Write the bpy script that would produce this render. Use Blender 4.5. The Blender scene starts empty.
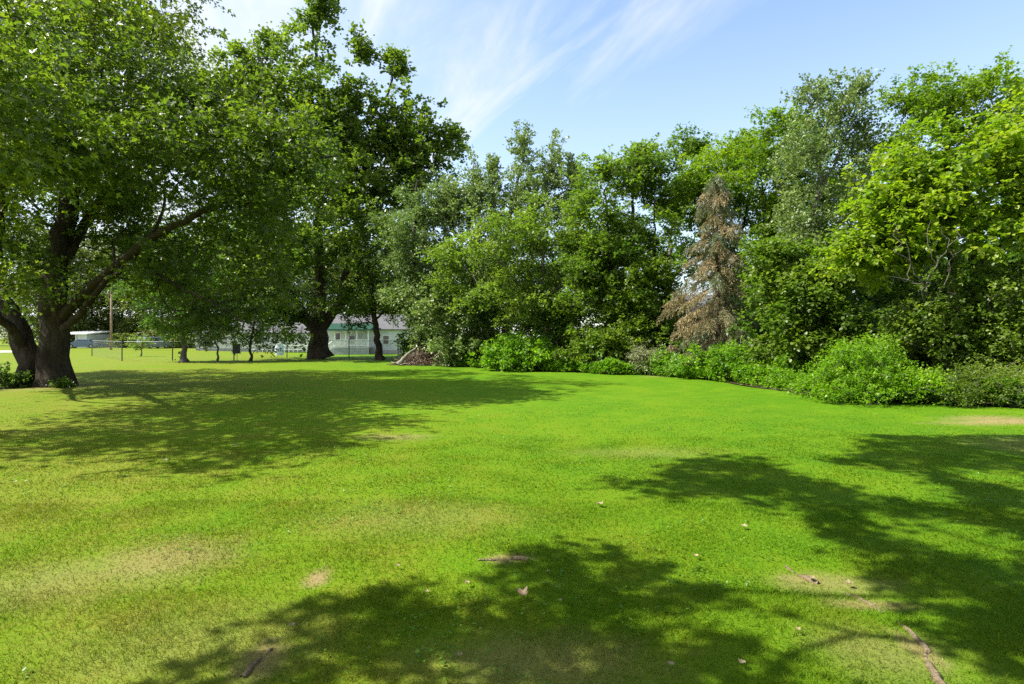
import bpy, math, random
import numpy as np
from mathutils import Vector

# ------------------------------------------------------------------ basics
scene = bpy.context.scene
COL = scene.collection
F = 20.0 / 36.0 * 1024.0          # focal length in pixels
HY = 336.0                        # horizon row
CH = 1.6                          # eye height
SUN_EL, SUN_AZ = math.radians(49), math.radians(-97)   # azimuth from +Y, negative = left
SUN = np.array([math.sin(SUN_AZ) * math.cos(SUN_EL), math.cos(SUN_AZ) * math.cos(SUN_EL), math.sin(SUN_EL)])


def P(px, py, Y):
    return np.array([(px - 512.0) / F * Y, Y, CH + (HY - py) / F * Y])


def G(px, py):
    """ground point (flat ground) seen at a picture position"""
    Y = F * CH / (py - HY)
    return np.array([(px - 512.0) / F * Y, Y, 0.0])


def sstep(a, b, x):
    t = np.clip((x - a) / (b - a), 0, 1)
    return t * t * (3 - 2 * t)


def ground_z(x, y):
    x = np.asarray(x, float); y = np.asarray(y, float)
    z = 0.018 * np.sin(x * 0.9 + 0.4 * y) + 0.016 * np.sin(y * 1.1 - 0.5 * x + 1.0) + 0.010 * np.sin(2.3 * x + 1.7 * y)
    z = z * (1 - sstep(25, 40, y))
    z = z - sstep(44, 74, y) * (0.4 + 0.5 * sstep(-60, -30, x))
    return z


def tag(o, label=None, cat=None, group=None, kind=None):
    if label: o['label'] = label
    if cat: o['category'] = cat
    if group: o['group'] = group
    if kind: o['kind'] = kind
    return o


def empty(name, loc=(0, 0, 0), rz=0.0):
    o = bpy.data.objects.new(name, None)
    COL.objects.link(o)
    o.location = [float(v) for v in loc]
    o.rotation_euler = (0, 0, rz)
    o.empty_display_size = 0.3
    return o


def mesh_obj(name, V, T, mat, parent=None, tone=None, smooth=False, ngons=None):
    """V (n,3), T (m,3) triangles, or ngons = list of index tuples"""
    me = bpy.data.meshes.new(name)
    V = np.asarray(V, dtype=np.float32)
    if parent is not None and parent.type == 'EMPTY':
        V = V - np.array(parent.location, dtype=np.float32)
    if ngons is not None:
        me.from_pydata([tuple(map(float, v)) for v in V], [], ngons)
    else:
        T = np.asarray(T, dtype=np.int32)
        me.vertices.add(len(V)); me.vertices.foreach_set('co', V.ravel())
        me.loops.add(T.size); me.loops.foreach_set('vertex_index', T.ravel())
        me.polygons.add(len(T)); me.polygons.foreach_set('loop_start', np.arange(0, T.size, 3, dtype=np.int32))
        me.update(calc_edges=True)
    if smooth:
        me.polygons.foreach_set('use_smooth', np.ones(len(me.polygons), dtype=bool))
    if tone is not None:
        a = me.attributes.new('tone', 'FLOAT', 'FACE')
        a.data.foreach_set('value', np.asarray(tone, dtype=np.float32))
    me.materials.append(mat)
    o = bpy.data.objects.new(name, me)
    COL.objects.link(o)
    if parent is not None:
        o.parent = parent
    return o


class MB:
    """collects boxes, prisms and tubes into one mesh"""
    def __init__(s): s.v = []; s.f = []

    def add(s, vs, fs):
        n = len(s.v)
        s.v += [tuple(map(float, v)) for v in vs]
        s.f += [tuple(i + n for i in f) for f in fs]
        return s

    def box(s, x0, x1, y0, y1, z0, z1):
        vs = [(x0, y0, z0), (x1, y0, z0), (x1, y1, z0), (x0, y1, z0), (x0, y0, z1), (x1, y0, z1), (x1, y1, z1), (x0, y1, z1)]
        return s.add(vs, [(0, 3, 2, 1), (4, 5, 6, 7), (0, 1, 5, 4), (1, 2, 6, 5), (2, 3, 7, 6), (3, 0, 4, 7)])

    def bar(s, a, b, r, k=6, r2=None):
        a = np.array(a, float); b = np.array(b, float); d = b - a; d /= np.linalg.norm(d)
        u = np.cross(d, [0, 0, 1] if abs(d[2]) < 0.9 else [1, 0, 0]); u /= np.linalg.norm(u); w = np.cross(d, u)
        r2 = r if r2 is None else r2
        vs = []
        for c, rr in ((a, r), (b, r2)):
            for i in range(k):
                t = 2 * math.pi * i / k
                vs.append(c + rr * (math.cos(t) * u + math.sin(t) * w))
        fs = [(i, (i + 1) % k, k + (i + 1) % k, k + i) for i in range(k)] + [tuple(range(k - 1, -1, -1)), tuple(range(k, 2 * k))]
        return s.add(vs, fs)

    def prism(s, prof, axis, a0, a1):
        """profile of (u,z) points extruded along x or y"""
        n = len(prof)
        vs = [(a, u, z) if axis == 'x' else (u, a, z) for a in (a0, a1) for (u, z) in prof]
        fs = [(i, (i + 1) % n, n + (i + 1) % n, n + i) for i in range(n)] + [tuple(range(n - 1, -1, -1)), tuple(range(n, 2 * n))]
        return s.add(vs, fs)

    def build(s, name, mat, parent=None, smooth=False, bevel=0.0):
        o = mesh_obj(name, np.array(s.v), None, mat, parent, ngons=s.f, smooth=smooth)
        if bevel:
            m = o.modifiers.new('bevel', 'BEVEL'); m.width = bevel; m.segments = 2
        return o


# ------------------------------------------------------------------ materials
def new_mat(name):
    m = bpy.data.materials.new(name); m.use_nodes = True
    nt = m.node_tree; nt.nodes.clear()
    out = nt.nodes.new('ShaderNodeOutputMaterial')
    return m, nt, out


def nd(nt, t, **kw):
    n = nt.nodes.new(t)
    for k, v in kw.items():
        setattr(n, k, v)
    return n


def ramp(nt, stops):
    r = nd(nt, 'ShaderNodeValToRGB')
    e = r.color_ramp.elements
    while len(e) < len(stops): e.new(0.5)
    for i, (p, c) in enumerate(stops):
        e[i].position = p; e[i].color = (*c, 1)
    return r


LEAF_K = (1.70, 1.46, 1.05)


def leaf_mat(name, dark, mid, light, trans=0.48, tmul=(1.5, 1.75, 0.7), rough=0.42, spec=0.45):
    m, nt, out = new_mat(name)
    L = nt.links.new
    at = nd(nt, 'ShaderNodeAttribute', attribute_name='tone')
    r = ramp(nt, [(p_, (c_[0] * LEAF_K[0], c_[1] * LEAF_K[1], c_[2] * LEAF_K[2])) for p_, c_ in ((0.0, dark), (0.5, mid), (1.0, light))])
    L(at.outputs['Fac'], r.inputs[0])
    pr = nd(nt, 'ShaderNodeBsdfPrincipled')
    pr.inputs['Roughness'].default_value = rough
    pr.inputs['Specular IOR Level'].default_value = spec
    L(r.outputs[0], pr.inputs['Base Color'])
    mul = nd(nt, 'ShaderNodeMix', data_type='RGBA', blend_type='MULTIPLY')
    mul.inputs[0].default_value = 1.0
    mul.inputs[7].default_value = (*tmul, 1)
    mul.clamp_result = False
    L(r.outputs[0], mul.inputs[6])
    tr = nd(nt, 'ShaderNodeBsdfTranslucent')
    L(mul.outputs[2], tr.inputs['Color'])
    mx = nd(nt, 'ShaderNodeMixShader'); mx.inputs[0].default_value = trans
    L(pr.outputs[0], mx.inputs[1]); L(tr.outputs[0], mx.inputs[2])
    L(mx.outputs[0], out.inputs[0])
    return m


def bark_mat(name, c1, c2, scale=9.0, bump=0.6):
    m, nt, out = new_mat(name); L = nt.links.new
    tc = nd(nt, 'ShaderNodeTexCoord')
    mp = nd(nt, 'ShaderNodeMapping'); mp.inputs['Scale'].default_value = (1, 1, 0.22)
    L(tc.outputs['Object'], mp.inputs[0])
    n1 = nd(nt, 'ShaderNodeTexNoise'); n1.inputs['Scale'].default_value = scale; n1.inputs['Detail'].default_value = 6; n1.inputs['Roughness'].default_value = 0.65
    L(mp.outputs[0], n1.inputs['Vector'])
    n2 = nd(nt, 'ShaderNodeTexNoise'); n2.inputs['Scale'].default_value = 1.3; n2.inputs['Detail'].default_value = 3
    L(tc.outputs['Object'], n2.inputs['Vector'])
    r = ramp(nt, [(0.40, c1), (0.66, c2)])
    ad = nd(nt, 'ShaderNodeMath', operation='MULTIPLY_ADD'); ad.inputs[1].default_value = 0.5; ad.inputs[2].default_value = 0.0
    L(n2.outputs[0], ad.inputs[0])
    ad2 = nd(nt, 'ShaderNodeMath', operation='MULTIPLY_ADD'); ad2.inputs[1].default_value = 0.55
    L(n1.outputs[0], ad2.inputs[0]); L(ad.outputs[0], ad2.inputs[2])
    L(ad2.outputs[0], r.inputs[0])
    pr = nd(nt, 'ShaderNodeBsdfPrincipled'); pr.inputs['Roughness'].default_value = 0.9; pr.inputs['Specular IOR Level'].default_value = 0.2
    L(r.outputs[0], pr.inputs['Base Color'])
    b = nd(nt, 'ShaderNodeBump'); b.inputs['Strength'].default_value = bump; b.inputs['Distance'].default_value = 0.14
    L(n1.outputs[0], b.inputs['Height']); L(b.outputs[0], pr.inputs['Normal'])
    L(pr.outputs[0], out.inputs[0])
    return m


def plain_mat(name, col, rough=0.6, var=0.12, scale=6.0, metal=0.0, spec=0.4, lines=None):
    """painted or worn surface with soft grime; lines = (axis, period, depth) for siding boards"""
    m, nt, out = new_mat(name); L = nt.links.new
    tc = nd(nt, 'ShaderNodeTexCoord')
    n = nd(nt, 'ShaderNodeTexNoise'); n.inputs['Scale'].default_value = scale; n.inputs['Detail'].default_value = 5
    L(tc.outputs['Object'], n.inputs['Vector'])
    lo = tuple(c * (1 - var) for c in col); hi = tuple(min(1, c * (1 + var * 0.6)) for c in col)
    r = ramp(nt, [(0.35, lo), (0.65, hi)])
    L(n.outputs[0], r.inputs[0])
    pr = nd(nt, 'ShaderNodeBsdfPrincipled'); pr.inputs['Roughness'].default_value = rough; pr.inputs['Metallic'].default_value = metal
    pr.inputs['Specular IOR Level'].default_value = spec
    L(r.outputs[0], pr.inputs['Base Color'])
    if lines:
        sp = nd(nt, 'ShaderNodeSeparateXYZ'); L(tc.outputs['Object'], sp.inputs[0])
        md = nd(nt, 'ShaderNodeMath', operation='FRACT')
        dv = nd(nt, 'ShaderNodeMath', operation='DIVIDE'); dv.inputs[1].default_value = lines[1]
        L(sp.outputs[lines[0]], dv.inputs[0]); L(dv.outputs[0], md.inputs[0])
        b = nd(nt, 'ShaderNodeBump'); b.inputs['Strength'].default_value = 1.0; b.inputs['Distance'].default_value = lines[2]
        L(md.outputs[0], b.inputs['Height']); L(b.outputs[0], pr.inputs['Normal'])
    L(pr.outputs[0], out.inputs[0])
    return m


def glass_mat(name, col=(0.03, 0.035, 0.04)):
    return plain_mat(name, col, rough=0.08, var=0.05, spec=0.8)


PATCHES = [  # dry or bare places in the lawn: x, y, rx, ry, strength
    (*G(163, 560)[:2], 0.62, 0.50, 0.60), (*G(200, 640)[:2], 0.9, 0.5, 0.28), (*G(318, 577)[:2], 0.10, 0.16, 1.0),
    (*G(262, 658)[:2], 0.16, 0.26, 0.9), (*G(395, 437)[:2], 0.7, 0.35, 0.55), (*G(60, 580)[:2], 0.7, 0.5, 0.4),
    (9.6, 10.5, 2.0, 0.42, 1.1), (8.4, 8.3, 2.0, 0.9, 0.55), (*G(880, 655)[:2], 0.45, 0.35, 0.40), (*G(540, 662)[:2], 0.75, 0.35, 0.5), (*G(868, 602)[:2], 0.35, 0.10, 0.7), (*G(920, 650)[:2], 0.12, 0.25, 0.8), (*G(805, 575)[:2], 0.3, 0.10, 0.7),
    (*G(508, 560)[:2], 0.22, 0.10, 0.8), (6.6, 22.3, 1.6, 0.5, 0.7), (*G(1000, 420)[:2], 1.2, 0.6, 0.8), (*G(640, 452)[:2], 1.3, 0.5, 0.25),
    (*G(830, 580)[:2], 0.5, 0.22, 0.55), (-15, 17.6, 2.6, 1.6, 0.55), (*G(420, 520)[:2], 1.2, 0.6, 0.25)]


def lawn_mat(name, blades):
    m, nt, out = new_mat(name); L = nt.links.new
    geo = nd(nt, 'ShaderNodeNewGeometry')
    pos = geo.outputs['Position']

    def noise(scale, detail=4, rough=0.6, vec=pos):
        n = nd(nt, 'ShaderNodeTexNoise'); n.inputs['Scale'].default_value = scale
        n.inputs['Detail'].default_value = detail; n.inputs['Roughness'].default_value = rough
        L(vec, n.inputs['Vector']); return n.outputs[0]

    def math_(op, a, b, c=None):
        n = nd(nt, 'ShaderNodeMath', operation=op)
        for i, v in enumerate((a, b, c)):
            if v is None: continue
            if isinstance(v, (int, float)): n.inputs[i].default_value = v
            else: L(v, n.inputs[i])
        return n.outputs[0]

    big = noise(0.22, 3); med = noise(1.7, 5); fine = noise(14.0, 5, 0.7)
    t = math_('MULTIPLY_ADD', big, 0.75, math_('MULTIPLY_ADD', med, 0.95, -0.35))
    t = math_('ADD', t, math_('MULTIPLY_ADD', fine, 0.7, -0.35))
    # olive and thinner towards the near left, lush in the middle right
    sp = nd(nt, 'ShaderNodeSeparateXYZ'); L(pos, sp.inputs[0])
    lush = math_('MULTIPLY_ADD', sp.outputs[0], 0.05, math_('MULTIPLY_ADD', sp.outputs[1], 0.02, -0.1))
    lushc = nd(nt, 'ShaderNodeClamp'); lushc.inputs['Min'].default_value = -0.22; lushc.inputs['Max'].default_value = 0.25
    L(lush, lushc.inputs[0])
    t = math_('ADD', t, lushc.outputs[0])
    r = ramp(nt, [(0.15, (0.165, 0.195, 0.016)), (0.40, (0.128, 0.204, 0.006)), (0.62, (0.104, 0.202, 0.004)), (0.9, (0.068, 0.172, 0.003))])
    L(t, r.inputs[0])
    # dry patches
    dist_n = nd(nt, 'ShaderNodeTexNoise'); dist_n.inputs['Scale'].default_value = 4.5; dist_n.inputs['Detail'].default_value = 9; dist_n.inputs['Roughness'].default_value = 0.78
    L(pos, dist_n.inputs['Vector'])
    acc = None
    for (x, y, rx, ry, s) in PATCHES:
        sb = nd(nt, 'ShaderNodeVectorMath', operation='SUBTRACT'); L(pos, sb.inputs[0]); sb.inputs[1].default_value = (x, y, 0)
        dv = nd(nt, 'ShaderNodeVectorMath', operation='MULTIPLY'); L(sb.outputs[0], dv.inputs[0]); dv.inputs[1].default_value = (1 / rx, 1 / ry, 0)
        ln = nd(nt, 'ShaderNodeVectorMath', operation='LENGTH'); L(dv.outputs[0], ln.inputs[0])
        d = math_('MULTIPLY_ADD', dist_n.outputs[0], 1.7, math_('ADD', ln.outputs['Value'], -0.85))
        mr = nd(nt, 'ShaderNodeMapRange', interpolation_type='SMOOTHSTEP')
        L(d, mr.inputs[0]); mr.inputs[1].default_value = 1.25; mr.inputs[2].default_value = 0.1; mr.inputs[3].default_value = 0; mr.inputs[4].default_value = s
        acc = mr.outputs[0] if acc is None else math_('MAXIMUM', acc, mr.outputs[0])
    drymix = math_('MULTIPLY', acc, math_('MULTIPLY_ADD', fine, 0.9, 0.45))
    cl = nd(nt, 'ShaderNodeClamp'); L(drymix, cl.inputs[0])
    mx = nd(nt, 'ShaderNodeMix', data_type='RGBA'); L(cl.outputs[0], mx.inputs[0]); L(r.outputs[0], mx.inputs[6])
    mx.inputs[7].default_value = (0.29, 0.215, 0.105, 1)
    col = mx.outputs[2]
    if blades:
        at = nd(nt, 'ShaderNodeAttribute', attribute_name='tone')
        r2 = ramp(nt, [(0.0, (0.86, 0.90, 0.86)), (0.75, (1.08, 1.04, 1.0)), (0.93, (1.35, 1.22, 1.4)), (1.0, (2.0, 1.45, 3.0))])
        L(at.outputs['Fac'], r2.inputs[0])
        mu = nd(nt, 'ShaderNodeMix', data_type='RGBA', blend_type='MULTIPLY'); mu.inputs[0].default_value = 1
        L(col, mu.inputs[6]); L(r2.outputs[0], mu.inputs[7])
        col = mu.outputs[2]
        pr = nd(nt, 'ShaderNodeBsdfPrincipled'); pr.inputs['Roughness'].default_value = 0.6; pr.inputs['Specular IOR Level'].default_value = 0.14
        L(col, pr.inputs['Base Color'])
        tr = nd(nt, 'ShaderNodeBsdfTranslucent')
        m2 = nd(nt, 'ShaderNodeMix', data_type='RGBA', blend_type='MULTIPLY'); m2.inputs[0].default_value = 1
        m2.inputs[7].default_value = (1.25, 1.3, 0.8, 1); L(col, m2.inputs[6]); L(m2.outputs[2], tr.inputs[0])
        ms = nd(nt, 'ShaderNodeMixShader'); ms.inputs[0].default_value = 0.4
        L(pr.outputs[0], ms.inputs[1]); L(tr.outputs[0], ms.inputs[2]); L(ms.outputs[0], out.inputs[0])
    else:
        f2 = noise(60.0, 4, 0.7)
        mu = nd(nt, 'ShaderNodeMix', data_type='RGBA', blend_type='MULTIPLY'); mu.inputs[0].default_value = 1
        rr = ramp(nt, [(0.3, (0.66, 0.70, 0.70)), (0.65, (1.0, 0.97, 0.95))]); L(f2, rr.inputs[0])
        L(col, mu.inputs[6]); L(rr.outputs[0], mu.inputs[7])
        pr = nd(nt, 'ShaderNodeBsdfPrincipled'); pr.inputs['Roughness'].default_value = 0.85; pr.inputs['Specular IOR Level'].default_value = 0.1
        L(mu.outputs[2], pr.inputs['Base Color'])
        b = nd(nt, 'ShaderNodeBump'); b.inputs['Strength'].default_value = 0.5; b.inputs['Distance'].default_value = 0.02
        L(noise(35.0, 5, 0.75), b.inputs['Height']); L(b.outputs[0], pr.inputs['Normal'])
        L(pr.outputs[0], out.inputs[0])
    return m


# ------------------------------------------------------------------ trees
def resample(pts, step):
    pts = np.array(pts, float)
    ext = np.vstack([2 * pts[0] - pts[1], pts, 2 * pts[-1] - pts[-2]])
    outp = [pts[0]]
    for i in range(1, len(ext) - 2):
        a, b, c, d = ext[i - 1], ext[i], ext[i + 1], ext[i + 2]
        n = max(1, int(math.ceil(np.linalg.norm(c - b) / step)))
        for k in range(1, n + 1):
            t = k / n
            outp.append(0.5 * ((2 * b) + (c - a) * t + (2 * a - 5 * b + 4 * c - d) * t * t + (3 * b - a - 3 * c + d) * t ** 3))
    return np.array(outp)


class Skeleton:
    def __init__(s, limbs, tips, rng, step=0.4, wlen=0.3, r_tip=0.006, root_r=0.4, lowpen=0.8, wob=0.06):
        """limbs: list of (points, r0, r1); first is rooted, later ones attach to the nearest node"""
        cap = 4000 + len(tips) * 24
        s.p = np.zeros((cap, 3)); s.par = np.full(cap, -1, int); s.pl = np.zeros(cap); s.minr = np.zeros(cap); s.n = 0
        s.d = np.zeros((cap, 3)); s.flare = {}
        for (pts, r0, r1, rooted) in limbs:
            q = resample(pts, step)
            if rooted or s.n == 0:
                parent = -1
            else:
                parent = int(np.argmin(np.linalg.norm(s.p[:s.n] - q[0], axis=1)))
                q = q[1:]
            m = len(q)
            for i in range(m):
                w = 0 if i in (0, m - 1) else wob * 0.7
                idx = s._add(q[i] + rng.normal(0, 1, 3) * w * np.array([1, 1, 0.3]), parent)
                s.minr[idx] = r0 + (r1 - r0) * i / max(1, m - 1)
                parent = idx
        base_n = s.n
        s.tip_idx = []
        if len(tips):
            dmin = np.array([np.min(np.linalg.norm(s.p[:base_n] - t, axis=1)) for t in tips])
            for ti in np.argsort(dmin):
                t = tips[ti]
                N = s.p[:s.n]
                dv = t - N
                d = np.linalg.norm(dv, axis=1)
                cost = d + wlen * s.pl[:s.n] + lowpen * np.maximum(0, N[:, 2] - t[2])
                j = int(np.argmin(cost)); dist = d[j]
                k = max(1, int(math.ceil(dist / (step * 1.4))))
                ctrl = N[j] + s.d[j] * dist * 0.35 + np.array([0, 0, 0.06 * dist]) + rng.normal(0, 0.06 * dist, 3)
                par = j
                for i in range(1, k + 1):
                    u = i / k
                    q = (1 - u) ** 2 * N[j] + 2 * u * (1 - u) * ctrl + u * u * t
                    if i < k: q = q + rng.normal(0, wob * 0.5, 3)
                    par = s._add(q, par)
                s.tip_idx.append(par)
        n = s.n
        s.p = s.p[:n]; s.par = s.par[:n]; s.d = s.d[:n]; s.minr = s.minr[:n]
        nt = max(2, len(tips))
        e = max(1.6, math.log(nt) / math.log(max(2.0, root_r / r_tip)))
        acc = np.zeros(n); haschild = np.zeros(n, bool)
        haschild[s.par[s.par >= 0]] = True
        r = np.zeros(n)
        for i in range(n - 1, -1, -1):
            if not haschild[i]: acc[i] = r_tip ** e
            r[i] = acc[i] ** (1 / e)
            if s.par[i] >= 0: acc[s.par[i]] += acc[i]
        s.r = np.where(s.minr > 0, s.minr, r)
        # a branch is never thicker than what carries it
        for i in range(n):
            if s.par[i] >= 0: s.r[i] = min(s.r[i], s.r[s.par[i]] * 0.97)

    def _add(s, q, par):
        i = s.n; s.n += 1
        s.p[i] = q; s.par[i] = par
        if par >= 0:
            dv = q - s.p[par]; L = np.linalg.norm(dv) + 1e-9
            s.pl[i] = s.pl[par] + L; s.d[i] = dv / L
        else:
            s.d[i] = (0, 0, 1)
        return i

    def tubes(s, rmin=0.004, kbig=12, flare=0.5, rng=None):
        n = len(s.p)
        kids = [[] for _ in range(n)]
        for i in range(n):
            if s.par[i] >= 0: kids[s.par[i]].append(i)
        V = []; T = []; nv = 0
        starts = [(i, None) for i in range(n) if s.par[i] < 0]
        while starts:
            i, par = starts.pop()
            chain = [] if par is None else [par]
            radii = [] if par is None else [s.r[i]]
            c = i
            while True:
                chain.append(c); radii.append(s.r[c])
                if not kids[c]: break
                ks = sorted(kids[c], key=lambda q: -s.r[q])
                for q in ks[1:]:
                    if s.r[q] >= rmin: starts.append((q, c))
                c = ks[0]
                if s.r[c] < rmin: break
            if len(chain) < 2: continue
            pts = s.p[chain]; rad = np.array(radii)
            if par is None:
                h = pts[:, 2] - pts[0, 2]
                rad = rad * (1 + flare * np.exp(-h / (rad[0] * 0.9)))
            k = kbig if rad[0] > 0.12 else (7 if rad[0] > 0.04 else (5 if rad[0] > 0.015 else 3))
            tan = np.gradient(pts, axis=0); tan /= np.linalg.norm(tan, axis=1)[:, None] + 1e-9
            mean = tan.mean(axis=0)
            ref = np.array([1.0, 0.17, 0.0]) if abs(mean[2]) > 0.7 * np.linalg.norm(mean) else np.array([0, 0, 1.0])
            u = ref - tan * (tan @ ref)[:, None]; u /= np.linalg.norm(u, axis=1)[:, None] + 1e-9
            w = np.cross(tan, u)
            th = np.arange(k) * 2 * math.pi / k
            rr = rad[:, None] * np.ones(k)[None, :]
            if k >= 10:
                ph = pts[:, 2:3] * 0.9
                lob = 0.07 * np.sin(3 * th[None, :] + ph) + 0.05 * np.sin(5 * th[None, :] - 1.7 * ph + 1)
                if par is None:
                    lob = lob + 0.22 * np.exp(-(pts[:, 2:3] - pts[0, 2]) / (rad[0] * 0.8)) * np.sin(4 * th[None, :] + 0.7)
                rr = rr * (1 + lob)
            ring = pts[:, None, :] + rr[:, :, None] * (np.cos(th)[None, :, None] * u[:, None, :] + np.sin(th)[None, :, None] * w[:, None, :])
            m = len(chain)
            V.append(ring.reshape(-1, 3))
            a = np.arange(m - 1)[:, None] * k + np.arange(k)[None, :]
            b = np.arange(m - 1)[:, None] * k + (np.arange(k)[None, :] + 1) % k
            t1 = np.stack([a, b, b + k], -1).reshape(-1, 3); t2 = np.stack([a, b + k, a + k], -1).reshape(-1, 3)
            T.append(np.vstack([t1, t2]) + nv)
            nv += m * k
        return np.vstack(V), np.vstack(T)


def unit(a):
    return a / (np.linalg.norm(a, axis=-1, keepdims=True) + 1e-9)


# leaf outlines: (lateral, along, raise) and triangles
KITE = (np.array([[0, 0, 0], [-.34, .42, .10], [0, 1, -.05], [.34, .42, .10]]), np.array([[0, 2, 1], [0, 3, 2]]))
LOBED = (np.array([[0, 0, 0], [-.52, .50, .10], [-.17, .52, .04], [0, 1, -.08], [.17, .52, .04], [.52, .50, .10]]),
         np.array([[0, 2, 1], [0, 3, 2], [0, 4, 3], [0, 5, 4]]))
BROAD = (np.array([[0, 0, 0], [-.42, .30, .08], [-.36, .70, .06], [0, 1, -.06], [.36, .70, .06], [.42, .30, .08]]),
         np.array([[0, 2, 1], [0, 3, 2], [0, 4, 3], [0, 5, 4]]))
NEEDLE = (np.array([[0, 0, 0], [-.10, .45, .0], [0, 1, -.03], [.10, .45, .0]]), np.array([[0, 2, 1], [0, 3, 2]]))


def leaf_mesh(pos, ldir, nrm, size, shape):
    ldir = unit(ldir); side = unit(np.cross(ldir, nrm)); nn = np.cross(side, ldir)
    S, TT = shape
    V = pos[:, None, :] + size[:, None, None] * (S[None, :, 0:1] * side[:, None, :] + S[None, :, 1:2] * ldir[:, None, :] + S[None, :, 2:3] * nn[:, None, :])
    k = len(S)
    T = TT[None, :, :] + (np.arange(len(pos)) * k)[:, None, None]
    return V.reshape(-1, 3), T.reshape(-1, 3), len(TT)


def foliage(tips, dirs, tip_tone, rng, n_tw=5, n_lf=8, tw=0.45, size=0.12, shape=KITE, up=0.35, droop=0.25, spread=0.9, flat=0.75, tonevar=0.16):
    T = len(tips)
    td = unit(dirs[:, None, :] * 0.7 + rng.normal(0, spread, (T, n_tw, 3)) * np.array([1, 1, 0.7]) + np.array([0, 0, up]))
    tl = tw * rng.uniform(0.6, 1.25, (T, n_tw, 1))
    t = rng.uniform(0.08, 1.0, (T, n_tw, n_lf, 1))
    pos = tips[:, None, None, :] + td[:, :, None, :] * (tl[:, :, None, :] * t) + np.array([0, 0, -1.0]) * (t ** 2) * tl[:, :, None, :] * 0.22
    sd = unit(rng.normal(0, 1, (T, n_tw, n_lf, 3)) * np.array([1, 1, 0.6]))
    ld = unit(td[:, :, None, :] * 0.6 + sd * 0.8 - np.array([0, 0, droop]))
    pos = pos + ld * size * 0.35
    nm = unit(np.array([0, 0, flat * 1.6]) + rng.normal(0, 0.62, (T, n_tw, n_lf, 3)))
    sz = size * rng.uniform(0.45, 1.3, (T, n_tw, n_lf)) * (1.0 - 0.25 * t[..., 0])
    tone = tip_tone[:, None, None] + rng.normal(0, tonevar, (T, n_tw, n_lf)) + (t[..., 0] - 0.5) * 0.12
    V, F_, k = leaf_mesh(pos.reshape(-1, 3), ld.reshape(-1, 3), nm.reshape(-1, 3), sz.reshape(-1), shape)
    return V, F_, np.repeat(np.clip(tone.reshape(-1), 0, 1), k)


def lobe_points(lobes, n, rng, clump=5, sig=0.42, shell=0.62, zmin=None, sigz=0.55):
    """clumps of twig ends spread through the crown's lobes; lobes = (centre, radii)"""
    w = np.array([(r[0] * r[1] * r[2]) ** 0.5 for c, r in lobes]); w /= w.sum()
    nc = max(3, n // clump)
    ids = rng.choice(len(lobes), nc, p=w)
    C = np.array([lobes[i][0] for i in ids]); R = np.array([lobes[i][1] for i in ids])
    d = unit(rng.normal(0, 1, (nc, 3)))
    ph = rng.uniform(0, 6, 6)
    bump = 1 + 0.16 * np.sin(3 * d[:, 0] + ph[0] + ids) + 0.14 * np.sin(4 * d[:, 2] + ph[1] + 2 * ids) + 0.1 * np.sin(5 * d[:, 1] + ph[2])
    rad = np.where(rng.random(nc) < 0.72, rng.uniform(shell, 1.0, nc), rng.uniform(0.15, shell, nc)) * bump
    cen = C + d * R * rad[:, None]
    ctone = rng.normal(0, 0.18, nc)
    k = rng.poisson(clump, nc).clip(1)
    rep = np.repeat(np.arange(nc), k)
    s = np.minimum(sig, 0.5 * R.min(axis=1))[rep]
    pts = cen[rep] + rng.normal(0, 1, (len(rep), 3)) * s[:, None] * np.array([1, 1, sigz])
    out = unit(pts - C[rep] + np.array([0, 0, 0.2]))
    tone = ctone[rep]
    if zmin is not None:
        kp = pts[:, 2] > zmin
        pts, out, tone = pts[kp], out[kp], tone[kp]
    return pts, out, tone


def L_(px, py, Y, rx, ry, rd=None):
    s = Y / F
    return (P(px, py, Y), np.array([rx * s, (rd if rd else 0.5 * (rx + ry) * s), ry * s]))


def Q(pxs, r0, r1, rooted=False):
    return ([P(*q) for q in pxs], r0, r1, rooted)


LEAVES = {'n': 0}


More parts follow.
